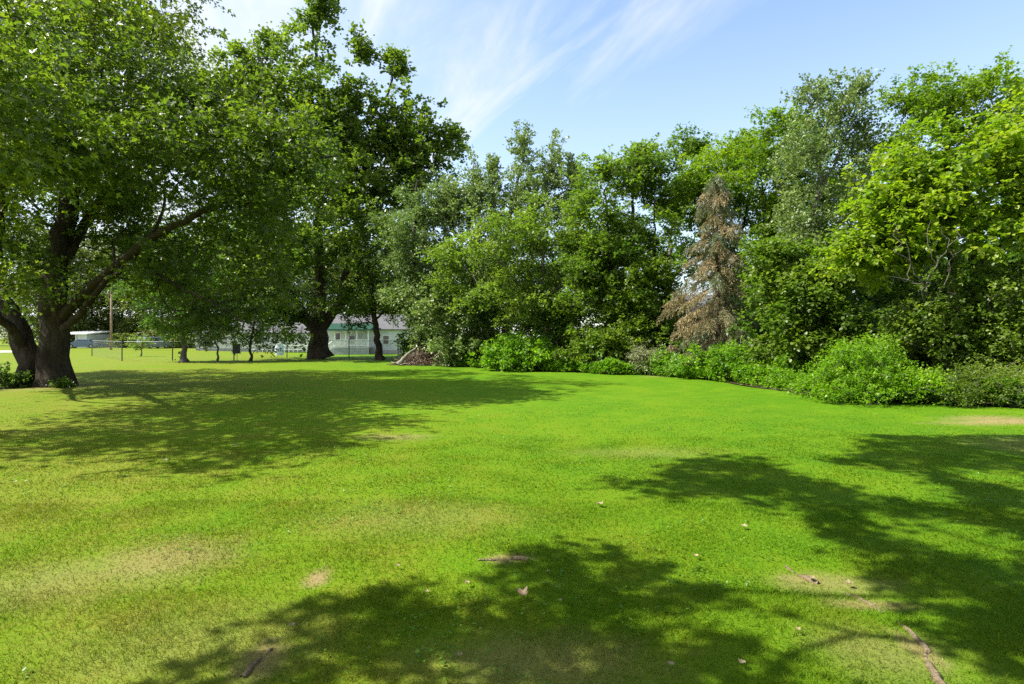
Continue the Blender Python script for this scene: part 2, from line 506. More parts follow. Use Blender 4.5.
def tree(name, label, cat, limbs, lobes, leafm, barkm, n=300, seed=1, leaf=0.12, shape=KITE, n_tw=5, n_lf=7, tw=0.45, clump=5, sig=0.42,
         tone=0.5, root_r=0.25, rmin=0.006, group=None, zmin=None, up=0.35, droop=0.25, flat=0.75, wlen=0.3, shell=0.62, stem='trunk', crown='crown',
         tips=None, step=0.4, toppy=0.0, flare=0.5, spread=0.9, sigz=0.55):
    rng = np.random.default_rng(seed)
    limbs = [(np.array(l[0], float), l[1], l[2], l[3]) for l in limbs]
    b = limbs[0][0][0].copy(); bz = float(ground_z(b[0], b[1]))
    for l in limbs:
        if l[3] or l is limbs[0]:
            l[0][0][2] = bz - 0.05
    if tips is None:
        pts, out, tn = lobe_points(lobes, n, rng, clump, sig, shell, zmin, sigz)
    else:
        pts, out, tn = tips
    sk = Skeleton(limbs, pts, rng, root_r=root_r, wlen=wlen, step=step)
    e = empty(name, (b[0], b[1], bz))
    tag(e, label, cat, group)
    V, T = sk.tubes(rmin=rmin, flare=flare)
    mesh_obj(stem, V, T, barkm, e, smooth=True)
    if leafm is not None:
        td = sk.d[sk.tip_idx]; tp = sk.p[sk.tip_idx]
        order = {i: k for k, i in enumerate(sk.tip_idx)}
        # tips were sorted: match tone and outward direction by nearest position
        dm = np.array([np.min(np.linalg.norm(sk.p[:1] - t)) for t in tp])
        key = {tuple(np.round(p, 6)): k for k, p in enumerate(pts)}
        ix = np.array([key[tuple(np.round(p, 6))] for p in tp])
        o2 = out[ix]; t2 = tn[ix]
        zz = (tp[:, 2] - tp[:, 2].min()) / (np.ptp(tp[:, 2]) + 1e-6)
        V, T, tn_ = foliage(tp, unit(td * 0.5 + o2), tone + t2 + toppy * (zz - 0.5), rng, n_tw, n_lf, tw, leaf, shape, up, droop, spread=spread, flat=flat)
        LEAVES['n'] += len(T)
        if zmin is None:
            V[:, 2] = np.maximum(V[:, 2], bz + 0.03)
        mesh_obj(crown, V, T, leafm, e, tone=tn_)
    return e


# leaf materials (albedo of the leaf itself; each has young and old tones)
M_SILVER = leaf_mat('silver_maple_leaf', (0.030, 0.058, 0.012), (0.062, 0.104, 0.018), (0.135, 0.180, 0.024))
M_SILVER2 = leaf_mat('old_maple_leaf', (0.032, 0.064, 0.014), (0.062, 0.108, 0.022), (0.110, 0.160, 0.030), trans=0.45)
M_GREY = leaf_mat('poplar_leaf', (0.054, 0.095, 0.042), (0.098, 0.158, 0.070), (0.158, 0.224, 0.098), trans=0.34, tmul=(1.3, 1.5, 0.8))
M_YEL = leaf_mat('ash_leaf', (0.048, 0.090, 0.018), (0.084, 0.142, 0.028), (0.140, 0.200, 0.038))
M_MID = leaf_mat('norway_maple_leaf', (0.032, 0.072, 0.012), (0.064, 0.120, 0.017), (0.115, 0.175, 0.024))
M_LIME = leaf_mat('lime_maple_leaf', (0.047, 0.098, 0.010), (0.090, 0.161, 0.014), (0.164, 0.226, 0.018))
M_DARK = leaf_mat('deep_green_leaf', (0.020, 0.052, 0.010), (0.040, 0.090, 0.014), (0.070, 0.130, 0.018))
M_SHRUB = leaf_mat('weedy_shrub_leaf', (0.045, 0.115, 0.010), (0.080, 0.180, 0.014), (0.130, 0.240, 0.018))
M_BRIGHT = leaf_mat('bright_bush_leaf', (0.048, 0.120, 0.008), (0.085, 0.185, 0.011), (0.140, 0.250, 0.015))
M_SILVERY = leaf_mat('silvery_shrub_leaf', (0.090, 0.120, 0.075), (0.150, 0.185, 0.125), (0.230, 0.270, 0.190), trans=0.25, tmul=(1, 1.1, 0.9))
M_FAR = leaf_mat('far_tree_leaf', (0.035, 0.060, 0.020), (0.065, 0.098, 0.030), (0.110, 0.145, 0.042), trans=0.35)
LEAF_K = (1, 1, 1)
M_BLOSSOM = leaf_mat('white_blossom', (0.08, 0.13, 0.03), (0.55, 0.57, 0.50), (0.78, 0.78, 0.74), trans=0.3, tmul=(1, 1, 1))
M_BROWN = leaf_mat('dead_spruce_needles', (0.140, 0.112, 0.055), (0.270, 0.212, 0.105), (0.430, 0.345, 0.180), trans=0.22, tmul=(1.1, 1, .9), spec=0.2)
M_SPRUCE = leaf_mat('spruce_needles', (0.070, 0.105, 0.045), (0.130, 0.165, 0.075), (0.220, 0.235, 0.115), trans=0.2, tmul=(1.1, 1.2, .8))
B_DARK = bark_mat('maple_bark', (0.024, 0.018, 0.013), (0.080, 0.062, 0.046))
B_OLD = bark_mat('old_maple_bark', (0.028, 0.020, 0.015), (0.090, 0.066, 0.050))
B_GREY = bark_mat('grey_bark', (0.080, 0.070, 0.058), (0.200, 0.180, 0.150))
B_PALE = bark_mat('pale_dead_bark', (0.170, 0.150, 0.125), (0.340, 0.310, 0.265))
B_SPRUCE = bark_mat('spruce_bark', (0.05, 0.035, 0.025), (0.13, 0.09, 0.065))

# ------------------------------------------------------------------ setting: ground, drive, hedge soil
M_LAWN = lawn_mat('lawn_ground', False)
M_BLADE = lawn_mat('grass_blades', True)
M_SOIL = plain_mat('leaf_litter_soil', (0.085, 0.062, 0.04), rough=0.95, var=0.5, scale=4.0, spec=0.1)
M_DRIVE = plain_mat('pale_gravel_drive', (0.42, 0.40, 0.37), rough=0.9, var=0.15, scale=3.0)


def axis_steps(a, b, fine_a, fine_b, s_f, grow_):
    xs = list(np.arange(fine_a, fine_b + 1e-6, s_f))
    s = s_f
    while xs[-1] < b: s *= grow_; xs.append(xs[-1] + s)
    s = s_f
    while xs[0] > a: s *= grow_; xs.insert(0, xs[0] - s)
    return np.array(xs)


gx = axis_steps(-500, 500, -14, 14, 0.3, 1.10); gy = axis_steps(-60, 900, 1, 28, 0.3, 1.08)
XX, YY = np.meshgrid(gx, gy)
V = np.stack([XX, YY, ground_z(XX, YY)], -1).reshape(-1, 3)
nx, ny = len(gx), len(gy)
ii = (np.arange(ny - 1)[:, None] * nx + np.arange(nx - 1)[None, :]).ravel()
T = np.vstack([np.stack([ii, ii + 1, ii + nx + 1], -1), np.stack([ii, ii + nx + 1, ii + nx], -1)])
tag(mesh_obj('lawn', V, T, M_LAWN, smooth=True), kind='structure')

# front edge of the hedge row on the ground, left to right
EDGE = np.array([[-6.5, 33], [-3.4, 30.2], [-1.4, 27.6], [1.0, 26.0], [3.6, 23.6], [5.6, 22.4], [7.3, 19.0], [7.6, 15.8], [8.2, 13.6], [11.2, 12.2], [15, 11.8], [24, 11.0]])


def edge_y(x):
    return np.interp(x, EDGE[:, 0], EDGE[:, 1])


ex = np.arange(-6.5, 24, 0.25)
rr = np.random.default_rng(4)
front = edge_y(ex) + 0.55 + 0.18 * np.sin(ex * 3.1) + rr.normal(0, 0.08, len(ex))
rows = []
for k, t in enumerate(np.linspace(0, 1, 14)):
    yy = front + t * 17.0
    rows.append(np.stack([ex + t * 3.0, yy, ground_z(ex, yy) + 0.012], -1))
V = np.array(rows).reshape(-1, 3); m = len(ex)
ii = (np.arange(13)[:, None] * m + np.arange(m - 1)[None, :]).ravel()
T = np.vstack([np.stack([ii, ii + 1, ii + m + 1], -1), np.stack([ii, ii + m + 1, ii + m], -1)])
tag(mesh_obj('hedge_soil', V, T, M_SOIL), kind='structure')

dv = []
dx = np.linspace(-130, -58.0, 30)
for x in dx:
    for y in (61.0 - 0.02 * (x + 51) + (1.5 if x > -60 else 0), 66.0, 71.0, 77.0 - (2.0 if x > -60 else 0)):
        dv.append((x, y, float(ground_z(x, y)) + 0.03))
T = []
for i in range(29):
    for j in range(3):
        a = i * 4 + j; T += [(a, a + 4, a + 5), (a, a + 5, a + 1)]
tag(mesh_obj('driveway', dv, T, M_DRIVE), kind='structure')

# ------------------------------------------------------------------ grass blades
def grass():
    rng = np.random.default_rng(11)
    Vs = []; Ts = []; tones = []; n0 = 0
    bands = [(1.9, 3.6, 9000, 0.030, 0.0036), (3.6, 5.5, 5600, 0.026, 0.005), (5.5, 9, 2600, 0.021, 0.008), (9, 15, 800, 0.016, 0.014)]
    for (a, b, dens, h, w) in bands:
        n = int(dens * ((b - a) * 3.0 + 0.92 * (b * b - a * a)))
        y = np.sqrt(rng.uniform(a * a, b * b, n)); x = rng.uniform(-1, 1, n) * (0.92 * y + 1.2)
        # patchy growth: tufts and thin spots
        f = 0.5 + 0.25 * np.sin(x * 5.1 + 1.3 * np.sin(y * 3.3)) + 0.25 * np.sin(y * 6.3 + 1.7 * np.sin(x * 2.9))
        dry = np.zeros(n)
        for (px, py, rx, ry, s) in PATCHES:
            dd = ((x - px) / rx) ** 2 + ((y - py) / ry) ** 2
            dry = np.maximum(dry, s * np.exp(-dd * 1.4))
        keep = rng.random(n) < (0.55 + 0.45 * f) * (1 - 0.55 * dry.clip(0, 1))
        inside = (y < edge_y(x) + 0.7) | (x < -6.5)
        keep &= inside & (rng.random(n) < 1 - sstep(6.0, 14.5, y))
        x, y, f, dry = x[keep], y[keep], f[keep], dry[keep]
        n = len(x)
        hh = h * rng.uniform(0.5, 1.25, n) * (0.75 + 0.5 * f) * (1 - 0.35 * dry.clip(0, 1))
        th = rng.uniform(0, 2 * math.pi, n); lean = rng.uniform(0.4, 1.7, n) * hh
        az = rng.uniform(0, 2 * math.pi, n)
        base = np.stack([x, y, ground_z(x, y) - 0.003], -1)
        sd = np.stack([np.cos(th), np.sin(th), np.zeros(n)], -1) * (w * rng.uniform(0.6, 1.2, n))[:, None] * 0.5
        mid = base + np.stack([np.cos(az) * lean * 0.35, np.sin(az) * lean * 0.35, hh * 0.62], -1)
        tip = base + np.stack([np.cos(az) * lean, np.sin(az) * lean, hh], -1)
        V = np.stack([base - sd, base + sd, mid + sd * 0.8, mid - sd * 0.8, tip], 1).reshape(-1, 3)
        T = np.array([[0, 1, 2], [0, 2, 3], [3, 2, 4]])[None] + (np.arange(n) * 5)[:, None, None] + n0
        Vs.append(V); Ts.append(T.reshape(-1, 3)); n0 += n * 5
        tones.append(np.repeat(np.clip(rng.beta(2.2, 2.0, n) * 0.92 + (rng.random(n) < 0.02 + 0.10 * dry) * 0.5, 0, 1), 3))
    o = mesh_obj('grass', np.vstack(Vs), np.vstack(Ts), M_BLADE, tone=np.concatenate(tones))
    tag(o, kind='stuff')


grass()


def clover():
    """low broad-leaved weeds scattered through the turf"""
    rng = np.random.default_rng(12)
    n = 15000
    y = np.sqrt(rng.uniform(2.0 ** 2, 15 ** 2, n)); x = rng.uniform(-1, 1, n) * (0.92 * y + 1)
    f = np.sin(x * 1.9 + 2 * np.sin(y * 0.8)) + np.sin(y * 2.3 - x)
    k = f > 0.35
    x, y = x[k], y[k]; n = len(x)
    pos = np.stack([x, y, ground_z(x, y) + rng.uniform(0.012, 0.034, n)], -1)
    pos = np.repeat(pos, 4, 0) + rng.normal(0, 0.022, (n * 4, 3)) * np.array([1, 1, 0.15])
    d = rng.normal(0, 1, (n * 4, 3)) * np.array([1, 1, 0.25]); nm = np.array([0, 0, 1.0]) + rng.normal(0, 0.3, (n * 4, 3))
    V, T, k = leaf_mesh(pos, d, nm, rng.uniform(0.010, 0.024, n * 4), BROAD)
    o = mesh_obj('clover', V, T, M_SHRUB, tone=np.repeat(np.clip(rng.normal(0.45, 0.2, n * 4), 0, 1), k))
    tag(o, kind='stuff')


clover()

# ------------------------------------------------------------------ the two big maples and the small trees by the fence
tree('maple_tree', 'huge twin-trunked maple with dark bark and one long limb reaching right', 'tree',
     [Q([(54, 388, 18), (53, 345, 18), (55, 300, 18), (58, 255, 18.1), (68, 205, 18.2), (78, 150, 18.3), (86, 80, 18.4), (90, 10, 18.5), (92, -70, 18.6)], .44, .07, True),
      Q([(29, 388, 18.1), (26, 352, 18.1), (12, 318, 18.2), (-8, 285, 18.3), (-40, 230, 18.5), (-75, 160, 18.8), (-110, 80, 19)], .35, .07, True),
      Q([(58, 320, 18), (88, 290, 17.8), (112, 268, 17.5), (140, 246, 17.1), (175, 226, 16.6), (212, 207, 16), (255, 187, 15.4), (300, 166, 15), (336, 156, 14.8)], .165, .02),
      Q([(62, 330, 18), (84, 308, 17.6), (104, 284, 17.4), (124, 268, 17.3), (150, 240, 17.6), (165, 200, 18)], .11, .04),
      Q([(60, 270, 18), (76, 240, 18.4), (96, 205, 19), (120, 165, 19.6), (140, 110, 20)], .17, .05),
      Q([(112, 268, 17.5), (150, 272, 16.8), (185, 290, 16.2), (216, 304, 15.8), (244, 322, 15.6)], .05, .015),
      Q([(70, 200, 18.2), (88, 150, 17), (100, 110, 16), (106, 60, 15.4)], .11, .03),
      Q([(-6, 285, 18.3), (-2, 230, 17), (4, 170, 15.6), (12, 100, 14.6), (14, 20, 14)], .15, .05),
      Q([(26, 350, 18.1), (0, 318, 17), (-30, 290, 15.5), (-70, 250, 14)], .14, .05),
      Q([(-40, 230, 18.5), (-70, 170, 15), (-110, 110, 12), (-150, 60, 9.5), (-190, 40, 8)], .17, .05)],
     [L_(150, 175, 18.4, 105, 56, 2.2), L_(240, 222, 16.6, 52, 56, 1.5), L_(205, 120, 16, 70, 50, 2.0), L_(100, 90, 17, 95, 85, 2.8), L_(25, 200, 18, 85, 80, 2.5),
      L_(262, 150, 14.6, 38, 34, 1.2), L_(130, 25, 17.5, 60, 55, 2), L_(80, -50, 18, 115, 90, 3), L_(-60, 60, 18, 130, 120, 4), L_(-140, 190, 19, 120, 100, 4),
      L_(60, 130, 13, 105, 90, 2.4), L_(-60, 110, 12.5, 110, 120, 2.4), L_(90, 120, 22.5, 125, 100, 3), L_(200, 284, 17, 66, 24, 1.2), L_(150, 262, 19.6, 75, 34, 1.6), L_(-130, 60, 9.5, 150, 120, 2.4), L_(-150, 20, 8, 120, 90, 1.6),
      L_(-40, 200, 23, 150, 100, 3), L_(10, 292, 15, 30, 26, 0.8), L_(232, 190, 14.2, 36, 26, .8),  L_(290, 170, 14.2, 26, 22, .7), L_(165, 214, 19.8, 50, 34, 1.6), L_(12, 262, 16.4, 26, 22, .6),  L_(250, 300, 17.5, 50, 26, 1.2), L_(60, 20, 14.5, 75, 60, 1.5), L_(262, 215, 14.4, 30, 44, 1.0)],
     M_SILVER, B_DARK, n=3800, seed=3, leaf=0.165, shape=LOBED, n_tw=4, n_lf=12, tw=0.95, clump=9, sig=0.5, tone=0.42, root_r=.47, rmin=0.005, up=0.25, droop=0.35, flat=0.6, wlen=0.22, flare=0.32)

tree('maple_tree', 'old spreading maple with a thick forked trunk standing before the green-roofed porch', 'tree',
     [Q([(320, 360, 40), (319, 345, 40), (318, 330, 40)], .66, .58, True),
      Q([(318, 332, 40), (301, 312, 40), (286, 285, 39.5), (276, 240, 39), (270, 180, 38.5), (265, 110, 38.5), (262, 60, 38.5)], .42, .06),
      Q([(319, 332, 40), (337, 307, 40), (352, 286, 39.5), (375, 262, 39), (402, 235, 39), (432, 200, 39)], .36, .07),
      Q([(318, 330, 40), (321, 290, 40.5), (318, 230, 41), (322, 150, 41), (318, 70, 41), (310, 10, 41)], .38, .06),
      Q([(338, 306, 40), (352, 250, 41), (362, 180, 41), (385, 110, 41), (396, 50, 41)], .26, .05),
      Q([(301, 312, 40), (280, 300, 37), (250, 280, 35), (225, 250, 34)], .18, .05)],
     [L_(320, 195, 40, 85, 62), L_(258, 182, 41, 60, 62), L_(390, 170, 40, 50, 42), L_(428, 158, 40, 22, 16, 1.5), L_(446, 148, 40, 12, 11, .8), L_(306, 62, 40, 22, 48, 1.6),
      L_(300, 18, 40, 10, 24, .8), L_(356, 60, 40, 7, 24, .5), L_(392, 66, 40, 8, 18, .6), L_(450, 150, 40, 12, 9, .8), L_(436, 128, 40, 12, 9, .8), L_(345, 128, 40, 46, 32), L_(234, 62, 40, 16, 26, 1.4),
      L_(270, 90, 40, 30, 34, 1.8), L_(238, 108, 40, 40, 34, 2.2), L_(300, 110, 40, 36, 36, 2), L_(405, 140, 40, 30, 26, 1.6), L_(404, 112, 39, 26, 22, 1.6), L_(300, 255, 38, 75, 33), L_(378, 252, 39, 42, 36), L_(240, 255, 40, 60, 38), L_(330, 215, 35.5, 70, 66, 3),
      L_(330, 200, 45, 85, 85, 4), L_(418, 200, 41, 20, 22, 1.5), L_(286, 318, 39, 22, 14, 1.2), L_(330, 20, 41, 8, 16, .6), L_(318, 100, 38, 40, 40, 2.5), L_(322, 8, 40.5, 9, 20, .7), L_(268, 50, 40, 8, 22, .8)],
     M_SILVER2, B_OLD, n=3300, seed=5, leaf=0.25, shape=BROAD, n_tw=4, n_lf=9, tw=0.85, clump=9, sig=0.5, sigz=1.3, tone=0.48, root_r=.66, rmin=0.012, up=0.9, spread=0.7, droop=0.2, wlen=0.22, step=0.6, toppy=0.2, flare=0.35)

tree('shade_tree', 'small dark green tree with a flared trunk by the wire fence', 'tree',
     [Q([(184, 361, 35), (183, 336, 35), (180, 305, 35), (176, 285, 35)], .17, .08, True), Q([(182, 325, 35), (196, 300, 35), (206, 285, 35)], .07, .03)],
     [L_(178, 296, 35, 44, 34, 2), L_(146, 286, 35, 30, 28, 1.5), L_(190, 268, 35, 40, 24, 2), L_(205, 305, 35, 26, 28, 1.6), L_(172, 326, 35, 28, 10, 1.2)],
     M_DARK, B_GREY, n=600, seed=7, leaf=0.17, shape=LOBED, n_tw=4, n_lf=8, tw=0.5, tone=0.45, root_r=.17, rmin=.01, flare=0.9)
tree('young_maple_tree', 'young maple with a slim dark trunk between the porch and the white wall', 'tree',
     [Q([(380, 361, 38), (377, 340, 38), (374, 315, 38), (371, 285, 38)], .24, .12, True), Q([(375, 322, 38), (392, 298, 38)], .08, .03)],
     [L_(375, 300, 38, 30, 22, 2), L_(350, 300, 38, 26, 16, 1.6), L_(400, 300, 38, 24, 18, 1.5), L_(392, 280, 38, 22, 18, 1.4), L_(372, 276, 38, 30, 20, 1.8), L_(356, 318, 38, 14, 8, .8)],
     M_SILVER2, B_OLD, n=430, seed=8, leaf=0.19, shape=LOBED, n_tw=4, n_lf=8, tw=0.5, tone=0.42, root_r=.24, rmin=.01, flare=0.5)
tree('ornamental_tree', 'slim ornamental tree flecked with white flower clusters beside the fence', 'tree',
     [Q([(217, 361, 36), (217, 348, 36), (214, 335, 36)], .07, .04, True)],
     [L_(211, 338, 36, 9, 11, .6), L_(220, 332, 36, 8, 9, .5), L_(205, 343, 36, 5, 5, .4)],
     M_BLOSSOM, B_GREY, n=80, seed=9, leaf=0.13, shape=BROAD, n_tw=4, n_lf=6, tw=0.3, tone=0.36, root_r=.07, rmin=.008)
tree('crab_apple_tree', 'low spreading dark-leaved tree on a thin stem in front of the white house', 'tree',
     [Q([(250, 361, 36), (250, 345, 36), (254, 325, 36), (258, 308, 36)], .085, .05, True), Q([(251, 338, 36), (272, 322, 36), (284, 318, 36)], .05, .02)],
     [L_(246, 325, 36, 34, 16, 1.8), L_(272, 336, 36, 22, 10, 1.2), L_(262, 306, 36, 30, 14, 1.6), L_(228, 322, 36, 16, 12, 1.0), L_(290, 340, 36, 12, 6, .8)],
     M_DARK, B_DARK, n=430, seed=10, leaf=0.13, n_tw=4, n_lf=7, tw=0.4, tone=0.6, root_r=.085, rmin=.008)
tree('sapling', 'pale green sapling growing beyond the fence in front of the grey van', 'tree',
     [Q([(141, 354, 45), (141, 345, 45), (139, 338, 45)], .05, .02, True)],
     [L_(141, 345, 45, 8, 6, .5), L_(137, 340, 45, 5, 5, .4)],
     M_YEL, B_GREY, n=60, seed=12, leaf=0.15, n_tw=4, n_lf=6, tw=0.25, tone=0.5, root_r=.05, rmin=.008)

# ------------------------------------------------------------------ the hedge row: tall trees
HEDGE = 'trees of the tall hedge row'


def ht(*a, **k):
    k.setdefault('group', HEDGE)
    k['n'] = int(k.get('n', 0) * 1.35); k['leaf'] = k.get('leaf', .12) * 1.15; k['clump'] = k.get('clump', 5) + 3
    return tree(*a, **k)


ht('poplar_tree', 'dusky grey-green tree with a dark straight trunk rising behind the brush pile', 'tree',
   [Q([(419, 360, 33), (418, 330, 33), (416, 290, 33), (414, 235, 33), (418, 180, 33)], .24, .05, True), Q([(417, 310, 33), (438, 270, 33), (446, 220, 33)], .10, .04)],
   [L_(415, 235, 33, 32, 46), L_(428, 290, 33, 30, 34), L_(402, 268, 34, 20, 34), L_(440, 205, 33, 26, 30), L_(424, 322, 33.5, 18, 22, 1.2), L_(438, 330, 32, 16, 22, 1)],
   M_GREY, B_DARK, n=620, seed=21, leaf=0.17, n_tw=4, n_lf=8, tw=0.5, tone=0.30, root_r=.24, rmin=.012)
ht('poplar_tree', 'tall grey-green poplar with several narrow pointed leaders against the sky', 'tree',
   [Q([(506, 372, 33), (506, 330, 33), (503, 270, 33), (512, 210, 33), (525, 150, 33), (525, 134, 33)], .28, .02, True), Q([(504, 300, 33), (480, 250, 33), (474, 200, 33), (474, 158, 33)], .15, .015),
    Q([(505, 250, 33), (535, 210, 33), (550, 170, 33), (552, 142, 33)], .14, .015), Q([(503, 270, 33), (495, 215, 33), (494, 158, 33)], .1, .015), Q([(480, 250, 33), (450, 225, 33), (446, 180, 33)], .08, .015),
    Q([(535, 210, 33), (565, 190, 33), (572, 168, 33)], .07, .012)],
   [L_(470, 235, 33, 42, 50), L_(530, 232, 33, 46, 48), L_(500, 295, 31.5, 56, 46), L_(474, 182, 33, 6, 26, .5), L_(494, 178, 33, 6, 22, .5), L_(525, 165, 33, 9, 30, .7), L_(552, 170, 33, 8, 28, .7),
    L_(446, 200, 33, 7, 22, .6), L_(572, 188, 33, 7, 20, .6), L_(540, 195, 33, 28, 22), L_(462, 210, 33, 26, 20), L_(512, 200, 33, 24, 24), L_(485, 205, 33.5, 9, 26, .6), L_(474, 176, 33, 4, 16, .3), L_(494, 172, 33, 4, 16, .3), L_(525, 150, 33, 4, 14, .3), L_(552, 156, 33, 4, 14, .3), L_(447, 188, 33, 4, 14, .3), L_(474, 182, 33, 6, 26, .4), L_(552, 170, 33, 7, 28, .5), L_(494, 178, 33, 5, 22, .4), L_(572, 176, 33, 4, 12, .3)],
   M_GREY, B_GREY, n=1400, seed=22, leaf=0.14, n_tw=3, n_lf=12, tw=0.6, clump=5, sig=.32, sigz=2.0, tone=0.62, root_r=.28, rmin=.012, up=1.3, spread=0.6, droop=0.0, flat=0.45)
ht('ash_tree', 'yellow-green ash with rounded boughs in front of the pointed poplar', 'tree',
   [Q([(546, 374, 28.5), (546, 330, 28.5), (542, 280, 28.5), (545, 225, 28.5)], .2, .05, True), Q([(545, 320, 28.5), (515, 280, 28.3), (490, 250, 28)], .1, .04), Q([(544, 300, 28.5), (575, 270, 28), (590, 250, 28)], .09, .03)],
   [L_(548, 226, 28.5, 46, 34), L_(500, 252, 28.3, 46, 30), L_(574, 272, 28, 32, 34), L_(462, 268, 29, 30, 26), L_(522, 300, 27.7, 46, 28), L_(560, 310, 27.5, 36, 26)],
   M_YEL, B_GREY, n=760, seed=23, leaf=0.15, n_tw=4, n_lf=9, tw=0.5, clump=7, tone=0.42, root_r=.2, rmin=.012, flat=1.0, droop=0.1)
ht('norway_maple_tree', 'deep green multi-stemmed maple with slim trunks showing through its middle', 'tree',
   [Q([(633, 372, 27.5), (634, 330, 27.5), (634, 270, 27.5), (632, 210, 27.5), (638, 150, 27.5)], .17, .04, True), Q([(625, 372, 27.6), (622, 320, 27.6), (612, 260, 27.6), (604, 190, 27.6)], .13, .04, True),
    Q([(641, 372, 27.4), (648, 320, 27.4), (654, 260, 27.4), (655, 200, 27.4)], .11, .03, True)],
   [L_(620, 168, 27.5, 34, 28), L_(640, 152, 27.5, 18, 18), L_(600, 182, 27.5, 22, 26), L_(622, 222, 27.2, 46, 30), L_(600, 262, 27, 36, 34), L_(634, 292, 27, 34, 34), L_(655, 195, 28, 16, 34),
    L_(582, 195, 28, 9, 24, .8), L_(632, 330, 26.6, 36, 32), L_(595, 310, 26.8, 34, 34), L_(655, 285, 26.8, 24, 44), L_(618, 268, 28, 40, 36)],
   M_MID, B_DARK, n=1250, seed=24, leaf=0.16, shape=LOBED, n_tw=4, n_lf=8, tw=0.45, clump=8, tone=0.48, root_r=.17, rmin=.012)
ht('locust_tree', 'thin open-crowned tree with a bare lower trunk behind the deep green maple', 'tree',
   [Q([(672, 368, 33), (671, 310, 33), (670, 250, 33), (676, 190, 33), (688, 135, 33)], .15, .02, True)],
   [L_(686, 145, 33, 13, 13, 1), L_(692, 180, 33, 20, 24), L_(672, 205, 33, 13, 36), L_(668, 262, 34, 16, 22)],
   M_MID, B_GREY, n=240, seed=25, leaf=0.18, n_tw=4, n_lf=8, tw=0.45, tone=0.35, root_r=.15, rmin=.012)
ht('norway_maple_tree', 'bright yellow-green maple whose top rises above the browned spruce', 'tree',
   [Q([(722, 378, 28.5), (722, 320, 28.5), (724, 260, 28.5), (720, 200, 28.5), (722, 150, 28.5)], .2, .05, True), Q([(723, 270, 28.5), (745, 220, 28.5), (752, 165, 28.5)], .1, .03), Q([(722, 260, 28.5), (700, 215, 28.5), (692, 185, 28.5)], .1, .03)],
   [L_(716, 168, 28.5, 40, 28), L_(690, 192, 28.5, 24, 26), L_(742, 152, 28.5, 26, 26), L_(748, 205, 28.5, 38, 44), L_(706, 235, 29, 36, 44), L_(735, 280, 29.5, 36, 40)],
   M_LIME, B_DARK, n=760, seed=26, leaf=0.15, shape=LOBED, n_tw=4, n_lf=9, tw=0.45, clump=8, tone=0.42, root_r=.2, rmin=.012)
ht('norway_maple_tree', 'broad mid-green maple with a domed top left of the tall grey poplar', 'tree',
   [Q([(790, 380, 26), (791, 320, 26), (790, 260, 26), (792, 190, 26), (795, 130, 26)], .22, .05, True), Q([(790, 270, 26), (768, 215, 26), (760, 170, 26)], .1, .03), Q([(791, 260, 26), (822, 215, 26), (836, 190, 26)], .1, .03)],
   [L_(790, 140, 26, 40, 28), L_(800, 185, 26, 54, 42), L_(760, 172, 26, 34, 34), L_(832, 205, 27, 34, 40), L_(775, 235, 26, 42, 36), L_(770, 285, 26, 34, 30), L_(830, 262, 26, 40, 34)],
   M_LIME, B_DARK, n=950, seed=27, leaf=0.15, shape=LOBED, n_tw=4, n_lf=8, tw=0.45, clump=8, tone=0.33, root_r=.22, rmin=.012)
ht('poplar_tree', 'airy grey-green poplar with ragged uplifted branches, topmost of the right half', 'tree',
   [Q([(815, 388, 21), (815, 320, 21), (815, 250, 21), (818, 190, 21), (826, 130, 21), (832, 88, 21)], .17, .02, True), Q([(817, 200, 21), (840, 150, 21), (856, 105, 21)], .06, .015), Q([(818, 180, 21), (812, 130, 21), (810, 92, 21)], .05, .012),
    Q([(816, 230, 21), (790, 200, 21), (775, 180, 21)], .06, .015), Q([(816, 240, 21), (850, 215, 21), (866, 190, 21)], .06, .015)],
   [L_(836, 118, 21, 24, 24, .9), L_(812, 105, 21, 8, 20, .5), L_(846, 172, 21, 26, 32, 1.2), L_(802, 212, 21, 36, 42, 1.4), L_(800, 262, 20.5, 28, 32, 1.1), L_(850, 222, 21, 24, 30, 1.1), L_(861, 135, 21, 9, 14, .5),
    L_(800, 160, 21, 18, 24, .8), L_(858, 100, 21, 5, 9, .3)],
   M_GREY, B_GREY, n=620, seed=28, leaf=0.115, n_tw=3, n_lf=12, tw=0.6, clump=5, sig=.26, sigz=1.8, tone=0.52, root_r=.17, rmin=.008, up=1.0, spread=0.7, droop=0.0, flat=0.4)
ht('norway_maple_tree', 'tall maple with a loose yellow-green top behind the sunlit lime maple', 'tree',
   [Q([(955, 402, 20), (955, 320, 20), (952, 240, 20), (950, 170, 20), (948, 105, 20)], .24, .05, True), Q([(952, 240, 20), (920, 180, 20), (902, 120, 20)], .09, .02), Q([(951, 220, 20), (985, 160, 20), (1002, 105, 20)], .1, .02),
    Q([(952, 260, 20), (1010, 200, 20), (1060, 160, 20)], .1, .03)],
   [L_(950, 98, 20, 56, 26, 1.6), L_(908, 108, 20, 20, 18, .8), L_(1002, 108, 20, 46, 34, 1.5), L_(894, 148, 20, 16, 16, .7), L_(945, 150, 20.5, 60, 40, 1.8), L_(1050, 150, 20, 40, 60, 2)],
   M_LIME, B_DARK, n=760, seed=29, leaf=0.125, shape=LOBED, n_tw=4, n_lf=8, tw=0.4, clump=7, sig=.35, tone=0.40, root_r=.24, rmin=.008)
